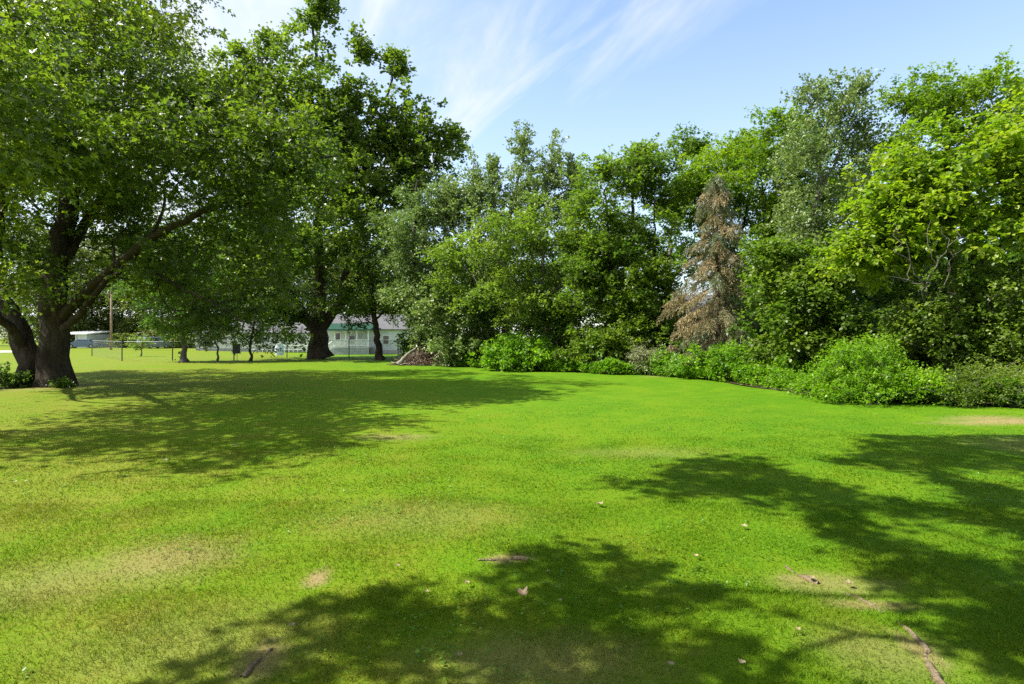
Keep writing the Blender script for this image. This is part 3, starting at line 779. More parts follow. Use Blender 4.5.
ht('lime_maple_tree', 'sunlit lime-yellow maple with drooping layered leaves at the right end of the row', 'tree',
   [Q([(985, 410, 15.5), (984, 340, 15.5), (978, 270, 15.5), (968, 200, 15.5), (962, 150, 15.5)], .2, .04, True), Q([(980, 290, 15.5), (930, 240, 15.3), (895, 215, 15.2)], .08, .02), Q([(978, 270, 15.5), (1025, 215, 15.3), (1055, 180, 15.2)], .09, .03),
    Q([(975, 240, 15.5), (925, 185, 15.3), (905, 160, 15.3)], .06, .02)],
   [L_(950, 165, 15.3, 72, 44, 1.5), L_(1010, 185, 15.3, 60, 58, 1.6), L_(902, 205, 15.3, 38, 42, 1.1), L_(962, 235, 14.8, 70, 36, 1.4), L_(880, 245, 15.2, 34, 30, .9), L_(1065, 205, 15, 50, 70, 1.8), L_(1085, 130, 16, 50, 60, 1.6)],
   M_LIME, B_DARK, n=980, seed=30, leaf=0.125, shape=BROAD, n_tw=4, n_lf=9, tw=0.42, clump=8, sig=.36, tone=0.62, root_r=.2, rmin=.006, up=0.05, droop=0.45, flat=1.1)
ht('box_elder_tree', 'dark green low tree with leafy tiers between the browned spruce and the bright bush', 'tree',
   [Q([(802, 394, 18.5), (803, 350, 18.5), (806, 310, 18.5), (812, 270, 18.5)], .13, .04, True), Q([(811, 394, 18.4), (813, 350, 18.4), (825, 310, 18.4), (838, 285, 18.4)], .09, .03, True)],
   [L_(802, 312, 18.3, 46, 34, 1.4), L_(790, 334, 18.3, 26, 26, 1), L_(842, 292, 17.8, 42, 36, 1.3), L_(812, 272, 19, 38, 28, 1.3), L_(815, 352, 17.8, 40, 18, 1), L_(786, 282, 18.8, 18, 24, .8), L_(757, 318, 18.6, 15, 20, .6), L_(768, 262, 19, 16, 16, .6)],
   M_MID, B_DARK, n=620, seed=31, leaf=0.12, shape=BROAD, n_tw=4, n_lf=8, tw=0.4, clump=7, sig=.35, tone=0.45, root_r=.13, rmin=.008, up=0.1, droop=0.35, flat=1.0)
ht('mulberry_tree', 'low mulberry with small round pale leaves and grey stems above the far right grass edge', 'tree',
   [Q([(985, 412, 14.8), (983, 380, 14.8), (975, 330, 14.8), (970, 280, 14.8)], .1, .03, True), Q([(978, 350, 14.8), (940, 310, 14.7), (920, 285, 14.7)], .05, .02), Q([(976, 340, 14.8), (1010, 300, 14.7), (1030, 270, 14.7)], .06, .02)],
   [L_(985, 302, 14.6, 56, 34, 1), L_(938, 292, 14.8, 38, 34, .9), L_(1000, 350, 14.3, 50, 26, .8), L_(915, 325, 15, 30, 26, .8), L_(1055, 300, 14.6, 50, 60, 1.1), L_(955, 345, 14.5, 36, 22, .7)],
   M_YEL, B_GREY, n=720, seed=32, leaf=0.085, shape=BROAD, n_tw=4, n_lf=8, tw=0.32, clump=7, sig=.28, tone=0.38, root_r=.1, rmin=.005, up=0.15, droop=0.3, flat=0.9)
ht('dead_tree', 'bare grey dead branches and vines tangled before the lime maple', 'dead tree',
   [Q([(940, 412, 15.2), (938, 350, 15.0), (930, 315, 14.6), (922, 285, 14.0), (912, 262, 13.8), (906, 243, 13.7), (892, 222, 13.7)], .032, .008, True),
    Q([(924, 290, 14.0), (936, 265, 13.7), (948, 246, 13.6), (942, 226, 13.6)], .018, .006), Q([(910, 260, 13.8), (897, 250, 13.6), (896, 228, 13.6)], .014, .006),
    Q([(930, 310, 14.4), (945, 285, 13.9), (951, 262, 13.7), (962, 250, 13.7)], .017, .006), Q([(912, 262, 13.8), (903, 282, 13.6), (893, 266, 13.5)], .012, .005), Q([(935, 265, 13.7), (927, 244, 13.6), (931, 220, 13.6)], .012, .005),
    Q([(922, 285, 14.0), (908, 280, 13.7), (886, 276, 13.5)], .012, .004), Q([(948, 246, 13.6), (958, 236, 13.5), (956, 222, 13.5)], .009, .004)],
   [], None, B_GREY, n=0, seed=33, tips=(np.zeros((0, 3)), np.zeros((0, 3)), np.zeros(0)), rmin=.003, step=0.2)
ht('dogwood_tree', 'pale leafy small tree leaning out over the right side of the brush pile', 'tree',
   [Q([(462, 367, 30), (460, 345, 30), (455, 318, 30)], .07, .03, True)],
   [L_(452, 318, 29.8, 24, 18, 1.1), L_(468, 340, 29.6, 22, 18, 1), L_(440, 300, 30, 18, 14, .9), L_(478, 306, 30, 24, 18, 1)],
   M_GREY, B_DARK, n=260, seed=34, leaf=0.14, shape=BROAD, n_tw=4, n_lf=7, tw=0.35, tone=0.58, root_r=.07, rmin=.01)


# ------------------------------------------------------------------ the browned spruce
def spruce(name, label, px, Y, ytop, ybase, rbot, seed):
    rng = np.random.default_rng(seed)
    top = P(px - 2, ytop, Y); base = G(px, ybase); base = np.array([P(px, ybase, Y)[0], Y, float(ground_z(P(px, ybase, Y)[0], Y)) - 0.05])
    e = tag(empty(name, base), label, 'tree', HEDGE)
    Hh = top[2] - base[2]
    pts = [base + (top - base) * t + rng.normal(0, 0.02, 3) for t in np.linspace(0, 1, 14)]
    Vt = []; limbs = [(pts, 0.16, 0.012, True)]
    P_, D_, T_ = [], [], []
    nb = 92
    for i in range(nb):
        t = 0.15 + 0.84 * (i + rng.random()) / nb
        c = base + (top - base) * t
        ln = rbot * min(1, (1 - t) * 1.9) * rng.choice([rng.uniform(0.25, 0.75), rng.uniform(0.75, 1.12)]) + 0.10
        az = i * 2.399 + rng.normal(0, 0.3)
        d = np.array([math.cos(az), math.sin(az), 0])
        q = []
        m = 7
        for k in range(m):
            u = k / (m - 1)
            q.append(c + d * ln * u + np.array([0, 0, (-0.35 * u - 0.1 * u * u) * ln * (0.9 if t < 0.8 else -0.3)]))
        limbs.append((q, 0.022 * (1 - t) + 0.006, 0.004, False))
        btone = rng.normal(0, 0.12)
        ns = int(8 + 30 * ln)
        for k in range(ns):
            u = rng.uniform(0.15, 1.0)
            p = np.array([np.interp(u, np.linspace(0, 1, m), np.array(q)[:, a]) for a in range(3)])
            sgn = rng.choice([-1, 1])
            sd = np.array([-d[1], d[0], 0]) * sgn
            dr = unit(d * 0.7 + sd * rng.uniform(0.2, 1.0) + np.array([0, 0, -rng.uniform(0.3, 1.3)]))
            P_.append(p); D_.append(dr); T_.append(btone)
    sk = Skeleton([(np.array(l[0]), l[1], l[2], l[3]) for l in limbs], [], rng, step=0.4, wob=0.0)
    V, T = sk.tubes(rmin=0.003)
    mesh_obj('trunk', V, T, B_SPRUCE, e, smooth=True)
    P_ = np.array(P_); D_ = np.array(D_); T_ = np.array(T_)
    # each branchlet: a hanging spray of needle tufts
    m = 17
    t = np.linspace(0, 1, m)
    L0 = rng.uniform(0.22, 0.46, len(P_))
    pos = P_[:, None, :] + D_[:, None, :] * (L0[:, None] * t)[..., None] + np.array([0, 0, -1.0]) * ((L0[:, None] * 0.5 * t ** 2))[..., None]
    dr = unit(D_[:, None, :] * 0.8 + rng.normal(0, 0.55, pos.shape) - np.array([0, 0, 0.25]))
    nm = unit(rng.normal(0, 1, pos.shape) + np.array([0, 0, 0.6]))
    zrel = (pos[..., 2] - base[2]) / Hh
    side = pos[..., 0] - base[0]
    dead = (T_[:, None] * 2.2 + 0.62 - np.abs(zrel - 0.5) * 0.55 - 0.12 * side + rng.normal(0, 0.2, side.shape)) > 0.50
    dead &= zrel < 0.93
    sz = rng.uniform(0.08, 0.16, dead.shape)
    for nm_, msk, mt in (('dead_needles', dead, M_BROWN), ('green_needles', ~dead, M_SPRUCE)):
        V, T, k = leaf_mesh(pos[msk], dr[msk], nm[msk], sz[msk], (NEEDLE[0] * np.array([0.75, 1, 1]), NEEDLE[1]))
        tn = np.clip(0.55 + np.broadcast_to(T_[:, None], dead.shape)[msk] + rng.normal(0, 0.2, msk.sum()), 0, 1)
        mesh_obj(nm_, V, T, mt, e, tone=np.repeat(tn, k))
        LEAVES['n'] += len(T)


spruce('spruce_tree', 'half-dead spruce with drooping rust-brown branches and a small green tip', 718, 22.4, 172, 376, 1.95, 43)

# ------------------------------------------------------------------ trees that close the gaps behind the hedge row
BACK = 'darker trees behind the hedge row'
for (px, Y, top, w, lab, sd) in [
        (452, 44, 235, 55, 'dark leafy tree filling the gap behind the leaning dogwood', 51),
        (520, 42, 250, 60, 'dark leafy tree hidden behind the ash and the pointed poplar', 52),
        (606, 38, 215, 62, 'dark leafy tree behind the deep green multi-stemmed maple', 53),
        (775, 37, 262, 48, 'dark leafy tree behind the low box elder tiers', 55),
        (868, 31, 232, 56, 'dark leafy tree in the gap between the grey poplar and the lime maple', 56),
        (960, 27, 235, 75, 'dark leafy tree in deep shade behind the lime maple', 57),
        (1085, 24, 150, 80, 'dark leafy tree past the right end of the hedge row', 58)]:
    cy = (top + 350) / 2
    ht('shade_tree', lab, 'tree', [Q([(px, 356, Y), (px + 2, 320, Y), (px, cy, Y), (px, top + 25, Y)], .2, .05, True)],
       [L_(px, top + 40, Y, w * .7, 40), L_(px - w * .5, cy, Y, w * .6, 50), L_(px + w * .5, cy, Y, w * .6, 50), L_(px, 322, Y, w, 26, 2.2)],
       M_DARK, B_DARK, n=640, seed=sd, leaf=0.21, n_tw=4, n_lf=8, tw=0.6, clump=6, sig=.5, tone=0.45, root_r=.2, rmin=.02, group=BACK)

# ------------------------------------------------------------------ shrubs along the lawn edge
def bush(name, label, px, py, Y, lobes, matl, n, seed, leaf=0.09, shape=BROAD, tone=0.5, cat='shrub', bark=B_GREY, stems=5, group='shrubs along the lawn edge', up=0.3, droop=0.2, flat=0.8, tw=0.28, n_lf=7, sig=.22, sigz=.9):
    rng = np.random.default_rng(seed + 900)
    c = P(px, py, Y)
    limbs = []
    for i in range(stems):
        lc = lobes[i % len(lobes)][0]
        b = np.array([c[0] + (lc[0] - c[0]) * 0.5 + rng.normal(0, .12), c[1] + (lc[1] - c[1]) * .5 + rng.normal(0, .12), 0])
        limbs.append(([b, (b + lc) / 2 + rng.normal(0, .08, 3), lc], .022, .008, True))
    return tree(name, label, cat, limbs, lobes, matl, bark, n=n, seed=seed, leaf=leaf, shape=shape, n_tw=4, n_lf=n_lf, tw=tw, clump=5, sig=sig, tone=tone,
                root_r=.022, rmin=.004, group=group, up=up, droop=droop, flat=flat, stem='stems', crown='foliage', step=0.2, shell=0.35, sigz=sigz)


bush('shrub', 'fresh green upright weedy bush right of the brush pile at the lawn edge', 508, 370, 26.6,
     [L_(492, 356, 26.6, 18, 15, .8), L_(515, 352, 26.5, 20, 18, .9), L_(540, 354, 26.3, 20, 17, .9), L_(528, 362, 25.9, 36, 9, .6)], M_SHRUB, 420, 61, leaf=.12, tone=.62, up=.7, flat=.5, tw=.35)
bush('shrub', 'rounded dark green bush bulging from under the multi-stemmed maple', 602, 372, 25.2,
     [L_(600, 345, 25.2, 30, 22, 1.2), L_(622, 352, 25, 22, 18, 1), L_(578, 356, 25.4, 20, 15, .9), L_(636, 330, 25.4, 20, 18, .9)], M_MID, 520, 62, leaf=.12, tone=.55, flat=1.0)
bush('shrub', 'small silvery grey shrub at the foot of the dark rounded bush', 645, 374, 23.6,
     [L_(644, 360, 23.6, 13, 11, .6), L_(654, 364, 23.5, 10, 8, .5)], M_SILVERY, 170, 63, leaf=.09, shape=KITE, tone=.45)
bush('shrub', 'low pale bramble bush beside the brush pile and dogwood stem', 452, 366, 30,
     [L_(450, 352, 30, 14, 11, .7), L_(468, 356, 29.6, 12, 8, .6)], M_GREY, 130, 64, leaf=.12, tone=.5)
bush('shrub', 'low green bush in front of the browned spruce skirts', 694, 378, 21.2,
     [L_(672, 364, 22.3, 16, 11, .6), L_(695, 363, 20.9, 20, 14, .6), L_(722, 364, 20.0, 20, 16, .6), L_(742, 370, 19.4, 14, 12, .5)], M_SHRUB, 260, 65, leaf=.1, tone=.4)
bush('shrub', 'mid-green bush with upright leaves between the spruce trunk and the tree stump', 752, 382, 20,
     [L_(742, 362, 20.2, 14, 16, .6), L_(760, 368, 20, 14, 14, .6), L_(726, 356, 20.8, 10, 12, .5)], M_SHRUB, 280, 66, leaf=.1, tone=.55, up=.6, flat=.5)
bush('shrub', 'leafy green bush left of the big bright bush under the box elder', 792, 390, 17.8,
     [L_(786, 374, 17.9, 18, 13, .6), L_(806, 378, 17.5, 16, 11, .6), L_(772, 380, 18.2, 10, 9, .4)], M_SHRUB, 280, 67, leaf=.095, tone=.5)
bush('bush', 'large bright yellow-green feathery bush spilling on to the lawn', 866, 403, 13.9,
     [L_(862, 374, 14, 40, 20, .9), L_(834, 386, 14.5, 26, 14, .7), L_(904, 388, 13.5, 30, 13, .7), L_(872, 392, 13.5, 50, 9, .6), L_(880, 358, 14.3, 20, 14, .6), L_(816, 391, 14.9, 18, 10, .5), L_(930, 392, 13.2, 22, 10, .5), L_(848, 362, 14.6, 13, 13, .5)], M_BRIGHT, 820, 68, leaf=.075, shape=KITE, tone=.5, n_lf=9, tw=.34, up=.8, sig=.22, sigz=.9)
bush('bush', 'olive green fine-leaved bush right of the bright feathery bush', 952, 408, 13.2,
     [L_(945, 388, 13.3, 24, 15, .6), L_(975, 388, 13, 20, 16, .6), L_(962, 396, 12.8, 34, 8, .4)], M_YEL, 380, 69, leaf=.06, shape=KITE, tone=.35)
bush('bush', 'twiggy pale olive bush running out past the right edge of the lawn', 1005, 410, 12.7,
     [L_(1002, 388, 12.8, 20, 16, .6), L_(1032, 386, 12.7, 24, 18, .6), L_(1062, 388, 12.5, 24, 18, .6)], M_YEL, 360, 70, leaf=.06, shape=KITE, tone=.5)
bush('weed_clump', 'weedy tuft growing round the foot of the twin-trunked maple', 14, 387, 17.6,
     [L_(10, 381, 17.4, 16, 9, .35), L_(66, 386, 17.4, 7, 3, .2), L_(-12, 380, 17.6, 12, 8, .35)], M_DARK, 210, 71, leaf=.07, tone=.75, cat='weeds', group=None, tw=.2, sig=.14)
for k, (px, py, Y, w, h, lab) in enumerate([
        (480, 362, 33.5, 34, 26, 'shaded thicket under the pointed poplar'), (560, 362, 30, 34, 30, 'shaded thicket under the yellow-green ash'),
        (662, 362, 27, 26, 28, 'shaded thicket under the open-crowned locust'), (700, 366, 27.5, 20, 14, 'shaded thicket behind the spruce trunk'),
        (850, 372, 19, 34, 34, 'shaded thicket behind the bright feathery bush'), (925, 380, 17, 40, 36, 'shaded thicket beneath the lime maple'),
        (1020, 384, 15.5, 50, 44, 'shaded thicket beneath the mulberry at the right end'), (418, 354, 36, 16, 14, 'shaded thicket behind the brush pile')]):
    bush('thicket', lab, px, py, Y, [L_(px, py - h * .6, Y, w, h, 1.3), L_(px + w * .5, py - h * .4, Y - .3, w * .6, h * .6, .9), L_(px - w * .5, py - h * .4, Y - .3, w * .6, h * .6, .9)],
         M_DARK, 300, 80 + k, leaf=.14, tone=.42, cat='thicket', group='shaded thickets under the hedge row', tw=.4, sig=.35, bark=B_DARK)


def undergrowth():
    """low weeds and seedlings along the ragged front of the hedge row"""
    rng = np.random.default_rng(77)
    n = 6500
    x = rng.uniform(-4.5, 20, n); y = edge_y(x) + 0.3 + np.abs(rng.normal(0, 0.45, n)) + 0.2 * np.sin(x * 2.7)
    h = rng.uniform(0.05, 0.60, n) * (0.5 + 0.5 * np.sin(x * 1.9) ** 2)
    tips = np.stack([x, y, ground_z(x, y) + h], -1)
    V, T, tn = foliage(tips, np.tile([0, 0, 1.0], (n, 1)), np.clip(rng.normal(.5, .18, n), 0, 1), rng, 3, 5, .14, .075, BROAD, .4, .1)
    V[:, 2] = np.maximum(V[:, 2], 0.02)
    tag(mesh_obj('undergrowth', V, T, M_SHRUB, tone=tn), kind='stuff')


undergrowth()

# ------------------------------------------------------------------ far trees behind the houses and the road
for (px, Y, top, w, lab, sd) in [
        (20, 118, 225, 64, 'far pale green tree behind the driveway left of the twin trunks', 91),
        (92, 112, 235, 52, 'far pale green tree above the white carport', 92),
        (150, 108, 225, 56, 'far tree with dark shade behind the grey van', 93),
        (215, 112, 230, 58, 'far tree above the left end of the white house', 94),
        (286, 116, 225, 56, 'far tree behind the middle of the white house', 95),
        (352, 112, 240, 50, 'far tree behind the green porch roof', 96),
        (52, 104, 240, 44, 'far tree between the twin trunks and the carport', 111),
        (122, 120, 230, 50, 'far tree behind the utility pole', 112),
        (182, 102, 236, 44, 'far tree behind the small dark green tree', 113),
        (252, 108, 240, 46, 'far tree behind the crab apple and the long white house', 114),
        (320, 120, 232, 44, 'far tree hidden behind the old spreading maple trunk', 115),
        (408, 104, 268, 40, 'far pale tree behind the right end of the white wall', 97)]:
    cy = (top + 346) / 2
    bx = P(px, 346, Y)[0]
    tree('roadside_tree', lab, 'tree', [Q([(px, 346, Y), (px, 325, Y), (px + 1, cy - 10, Y), (px, top + 15, Y)], .3, .08, True)],
         [L_(px, top + 22, Y, w * .7, 24), L_(px - w * .5, cy, Y, w * .6, 28), L_(px + w * .5, cy, Y, w * .6, 28), L_(px, 328, Y, w * .9, 14, 5)],
         M_FAR, B_DARK, n=900, seed=sd, leaf=0.5, n_tw=4, n_lf=7, tw=1.5, clump=5, sig=1.3, tone=0.45, root_r=.3, rmin=.05, group='far trees along the road', step=1.5)
for k, (px, Y, lab) in enumerate([(66, 104, 'far hedge bush behind the blue car'), (126, 97, 'far hedge bush between the utility pole and the van'), (178, 96, 'far hedge bush right of the van')]):
    bush('shrub', lab, px, 347, Y, [L_(px, 342, Y, 11, 6, 1.6), L_(px + 8, 343, Y, 8, 5, 1.4), L_(px - 8, 343, Y, 8, 5, 1.4)], M_FAR, 90, 140 + k, leaf=.4, tone=.5, tw=.7, sig=.6, group='bushes along the road')

# ------------------------------------------------------------------ big tree over the viewer, out of the frame: its crown shades the near lawn
def inpoly(x, y, poly):
    c = False; n = len(poly)
    for i in range(n):
        x1, y1 = poly[i]; x2, y2 = poly[(i + 1) % n]
        if (y1 > y) != (y2 > y) and x < (x2 - x1) * (y - y1) / (y2 - y1) + x1: c = not c
    return c


def overhead_tree():
    rng = np.random.default_rng(101)
    near = [(190, 690), (205, 660), (290, 642), (350, 602), (428, 578), (462, 606), (488, 606), (526, 592), (558, 550), (600, 542), (640, 574), (700, 572), (752, 588), (750, 615), (782, 655), (835, 700)]
    right = [(592, 480), (650, 486), (690, 462), (735, 456), (800, 472), (845, 462), (890, 438), (1024, 442), (1024, 640), (975, 655), (915, 582), (860, 542), (800, 503), (720, 506), (650, 498)]
    g1 = [tuple(G(*p)[:2]) for p in near] + [(3.0, 1.0), (-2.5, 0.8)]
    g2 = [tuple(G(*p)[:2]) for p in right] + [(4.0, 2.0), (9, 3), (14, 8.5)]
    g2 = [tuple(G(*p)[:2]) for p in right[:7]] + [(9.5, 9.2), (14.0, 9.4), (14.0, 2.0), (3.4, 1.2)] + [tuple(G(*p)[:2]) for p in right[9:]]
    pts = []; gaps = [(G(890, 482)[:2], .9), (G(985, 540)[:2], .7), (G(1010, 480)[:2], .6)]
    k = 1 / math.tan(SUN_EL); sx, sy = math.sin(SUN_AZ), math.cos(SUN_AZ)
    tries = 0
    want = 2900
    while len(pts) < want and tries < 200000:
        tries += 1
        gx_, gy_ = rng.uniform(-3, 14), rng.uniform(0.6, 9.6)
        a, b = inpoly(gx_, gy_, g1), inpoly(gx_, gy_, g2)
        if not (a or b): continue
        if a and rng.random() < 0.0: continue
        if any(np.hypot(gx_ - c[0], (gy_ - c[1]) * 0.8) < r * 0.75 for c, r in gaps): continue
        hmin = (CH + 1.0 + 0.62 * gy_) / (1 - 0.62 * k * sy)
        h = hmin + abs(rng.normal(0, 1.5)) + 0.1
        pts.append((gx_ + h * k * sx, gy_ + h * k * sy, h))
    pts = np.array(pts)
    out = unit(pts - np.array([3.0, 0.5, 7.0]))
    tn = rng.normal(0, .12, len(pts))
    tree('maple_tree', 'tall maple beside the viewer whose overhanging boughs shade the near lawn', 'tree',
         [([(3.4, 0.4, 0), (3.35, 0.3, 2), (3.2, 0.3, 4), (2.8, 0.5, 6.5), (2.2, 0.9, 9.5), (1.6, 1.5, 13)], .42, .12, True),
          ([(3.2, .3, 4.2), (1.5, 1.0, 6.4), (-1.0, 2.2, 8.2), (-3.0, 3.8, 9.0)], .18, .05, False),
          ([(3.1, .3, 5.0), (3.6, 2.5, 8.0), (2.5, 6.0, 10.5), (1.0, 9.5, 12)], .2, .05, False),
          ([(3.1, .3, 4.6), (5.0, 1.5, 6.5), (6.0, 4.0, 9.0)], .14, .04, False)],
         [], M_SILVER, B_DARK, seed=102, leaf=0.16, shape=LOBED, n_tw=4, n_lf=6, tw=0.30, tips=(pts, out, tn), root_r=.42, rmin=.006, tone=.45)


overhead_tree()

# ------------------------------------------------------------------ buildings beyond the fence
M_WHITE = plain_mat('white_siding', (0.64, 0.65, 0.67), rough=0.55, var=0.10, scale=1.2, lines=(2, 0.14, 0.02))
M_TRIM = plain_mat('white_trim', (0.78, 0.78, 0.77), rough=0.5, var=0.08)
M_GLASS = glass_mat('dark_window_glass')
M_GREENROOF = plain_mat('green_metal_roof', (0.016, 0.055, 0.036), rough=0.8, spec=0.12, var=0.15, scale=2, lines=(0, 0.4, 0.03))
M_GREYROOF = plain_mat('pale_grey_shingles', (0.12, 0.12, 0.125), spec=0.1, rough=0.9, var=0.2, scale=5)
M_LATTICE = plain_mat('grey_white_lattice', (0.40, 0.41, 0.44), rough=0.7, var=0.12)
M_DECK = plain_mat('weathered_deck_boards', (0.33, 0.30, 0.27), rough=0.8, var=0.2)
M_BLACK = plain_mat('black_board', (0.02, 0.022, 0.024), rough=0.6, var=0.2)
M_STEEL = plain_mat('galvanised_steel', (0.30, 0.31, 0.31), rough=0.5, var=0.2, metal=0.6)
M_POSTG = plain_mat('dark_green_steel_post', (0.045, 0.055, 0.045), rough=0.6, var=0.3)
M_WOODPOLE = plain_mat('weathered_pole_wood', (0.30, 0.20, 0.14), rough=0.9, var=0.3, scale=3)
M_CONC = plain_mat('weathered_concrete', (0.42, 0.40, 0.37), rough=0.9, var=0.2)


def window(root, xc, yf, zc, w, h, mat_f=M_TRIM):
    """sash window in a wall facing the lawn: frame with mullion, panes set back"""
    f = MB(); t = 0.07
    x0, x1, z0, z1 = xc - w / 2, xc + w / 2, zc - h / 2, zc + h / 2
    f.box(x0 - t, x0, yf - .05, yf + .01, z0 - t, z1 + t).box(x1, x1 + t, yf - .05, yf + .01, z0 - t, z1 + t)
    f.box(x0, x1, yf - .05, yf + .01, z1, z1 + t).box(x0, x1, yf - .07, yf + .01, z0 - t, z0).box(x0, x1, yf - .045, yf + .01, zc - .025, zc + .025)
    fr = f.build('window', mat_f, root)
    p = MB().box(x0, x1, yf - .02, yf + .004, z0, zc - .025).box(x0, x1, yf - .02, yf + .004, zc + .025, z1)
    o = p.build('pane', M_GLASS); o.data.transform(__import__('mathutils').Matrix.Translation([-v for v in root.location]))
    o.parent = fr
    return fr


def gable_roof(name, x0, x1, y0, y1, ze, rise, mat, root, over=0.35, th=0.14):
    ym = (y0 + y1) / 2
    sl = rise / (ym - y0)
    a = MB().prism([(y0 - over, ze - over * sl), (ym, ze + rise), (ym, ze + rise + th), (y0 - over, ze - over * sl + th)], 'x', x0 - over, x1 + over)
    a.prism([(ym + .002, ze + rise), (y1 + over, ze - over * sl), (y1 + over, ze - over * sl + th), (ym + .002, ze + rise + th)], 'x', x0 - over, x1 + over)
    return a.build(name, mat, root)


def xat(px, Y): return (px - 512) / F * Y


# -- white house with the green-roofed porch
Y0 = 80.0
hx0, hx1 = xat(322, Y0), xat(428, Y0)
gz = float(ground_z((hx0 + hx1) / 2, Y0))
e = tag(empty('white_house', ((hx0 + hx1) / 2, Y0, gz)), 'white sided house with a dark sash window and a green-roofed front porch', 'house')
wall = MB(); wz = gz + 3.5
wall.box(hx0, hx1, Y0, Y0 + 8, gz, wz)
wall.prism([(Y0, wz + .002), (Y0 + 8, wz + .002), (Y0 + 4, wz + 2.0)], 'x', hx0, hx1)
wall.build('wall', M_WHITE, e)
MB().box(hx0 - .03, hx1 + .03, Y0 - .04, Y0 - .003, gz, gz + .55).build('foundation', M_CONC, e)
gable_roof('roof', hx0, hx1, Y0, Y0 + 8, wz + .01, 2.05, M_GREYROOF, e)
for px in (386, 352): window(e, xat(px, Y0), Y0, gz + 1.95, .78, 1.15)
for px in (402, 417): window(e, xat(px, Y0), Y0, gz + 2.1, .7, .9)
d = MB().box(xat(338, Y0) - .48, xat(338, Y0) + .48, Y0 - .06, Y0 - .003, gz + 1.05, gz + 3.1).build('door', M_TRIM, e)
dg = MB().box(xat(338, Y0) - .3, xat(338, Y0) + .3, Y0 - .075, Y0 - .062, gz + 1.9, gz + 2.9).build('door_glass', M_GLASS)
dg.data.transform(__import__('mathutils').Matrix.Translation([-v for v in e.location])); dg.parent = d
# porch: deck, lattice skirt, posts, rails, steps, roof
px0, px1 = xat(337, 78), xat(371, 78); py0, py1 = 76.6, Y0 - .08; dz = gz + 1.0
MB().box(px0, px1, py0, py1, dz - .12, dz).build('deck', M_DECK, e)
lat = MB(); n = int((px1 - px0) / .16)
for i in range(n + 1):
    x = px0 + (px1 - px0) * i / n; lat.box(x - .04, x + .04, py0 + .02, py0 + .05, gz, dz - .121)
for z in (gz + .2, gz + .5, gz + .75): lat.box(px0, px1, py0 + .052, py0 + .07, z - .05, z + .05)
lat.box(px0, px1, py0 - .03, py0 - .002, dz - .16, dz + .02)
lat.build('lattice_skirt', M_LATTICE, e)
MB().box(px0 + .1, px1 - .1, py0 + .09, py0 + .14, gz, dz - .125).build('skirt_backing', plain_mat('dim_grey_board', (0.20, 0.21, 0.23)), e)
rail = MB(); rail.box(px0, px1, py0 + .02, py0 + .1, dz + .92, dz + 1.0).box(px0, px1, py0 + .03, py0 + .09, dz + .12, dz + .19)
for i in range(int((px1 - px0) / .13)):
    x = px0 + .06 + i * .13; rail.box(x - .025, x + .025, py0 + .04, py0 + .08, dz + .19, dz + .92)
rail.build('railing', M_TRIM, e)
for t in (0, .33, .66, 1):
    x = px0 + .07 + (px1 - px0 - .14) * t
    MB().box(x - .07, x + .07, py0 + .11, py0 + .25, dz, gz + 3.28).build('porch_post', M_TRIM, e)
sx0 = xat(327, 78)
st = MB()
for i in range(6):
    st.box(sx0 + i * (px0 - sx0 - .02) / 6, px0 - .02, py0 + .15, py0 + 1.3, gz + i * .165, gz + (i + 1) * .165 - .004)
st.build('steps', M_LATTICE, e)
sr = MB().bar((sx0, py0 + .1, gz + .95), (px0 - .02, py0 + .1, dz + .96), .05).bar((sx0, py0 + .1, gz), (sx0, py0 + .1, gz + 1.0), .05)
for i in range(9):
    t = (i + .5) / 9; x = sx0 + (px0 - sx0) * t
    sr.bar((x, py0 + .1, gz + t * 1.0), (x, py0 + .1, gz + .95 + t * 1.0), .022)
sr.build('stair_rail', M_TRIM, e)
MB().prism([(py0 - .4, gz + 3.3), (py1 - .02, gz + 4.15), (py1 - .02, gz + 4.27), (py0 - .4, gz + 3.42)], 'x', sx0 - .2, px1 + .4).build('porch_roof', M_GREENROOF, e)
MB().box(sx0 - .2, px1 + .4, py0 - .44, py0 - .404, gz + 3.22, gz + 3.43).build('porch_fascia', plain_mat('dark_green_fascia', (0.02, 0.07, 0.05)), e)

# -- long white house to the left, mostly behind leaves
Y1 = 86.0
hx0, hx1 = xat(196, Y1), xat(316, Y1)
gz = float(ground_z((hx0 + hx1) / 2, Y1))
e = tag(empty('white_house', ((hx0 + hx1) / 2, Y1, gz)), 'long low white house with a pale grey roof half hidden by the small trees', 'house')
wall = MB().box(hx0, hx1, Y1, Y1 + 7, gz, gz + 2.9)
wall.prism([(Y1, gz + 2.902), (Y1 + 7, gz + 2.902), (Y1 + 3.5, gz + 4.7)], 'x', hx0, hx1)
wall.build('wall', M_WHITE, e)
gable_roof('roof', hx0, hx1, Y1, Y1 + 7, gz + 2.92, 1.85, M_GREYROOF, e)
for px in (206, 224, 258, 276, 303): window(e, xat(px, Y1), Y1, gz + 1.75, 1.0, 1.1)
MB().box(hx0 - .02, hx1 + .02, Y1 - .05, Y1 - .003, gz, gz + .5).build('skirting', plain_mat('grey_skirting', (0.25, 0.26, 0.28)), e)
r = MB().box(xat(256, Y1), hx1, Y1 - 1.5, Y1 - 1.42, gz + .95, gz + 1.1).box(xat(256, Y1), hx1, Y1 - 1.5, Y1 - 1.42, gz + .35, gz + .45)
for i in range(14): x = xat(256, Y1) + (hx1 - xat(256, Y1)) * (i + .5) / 14; r.box(x - .05, x + .05, Y1 - 1.41, Y1 - 1.33, gz, gz + 1.05)
r.build('ramp_railing', M_TRIM, e)
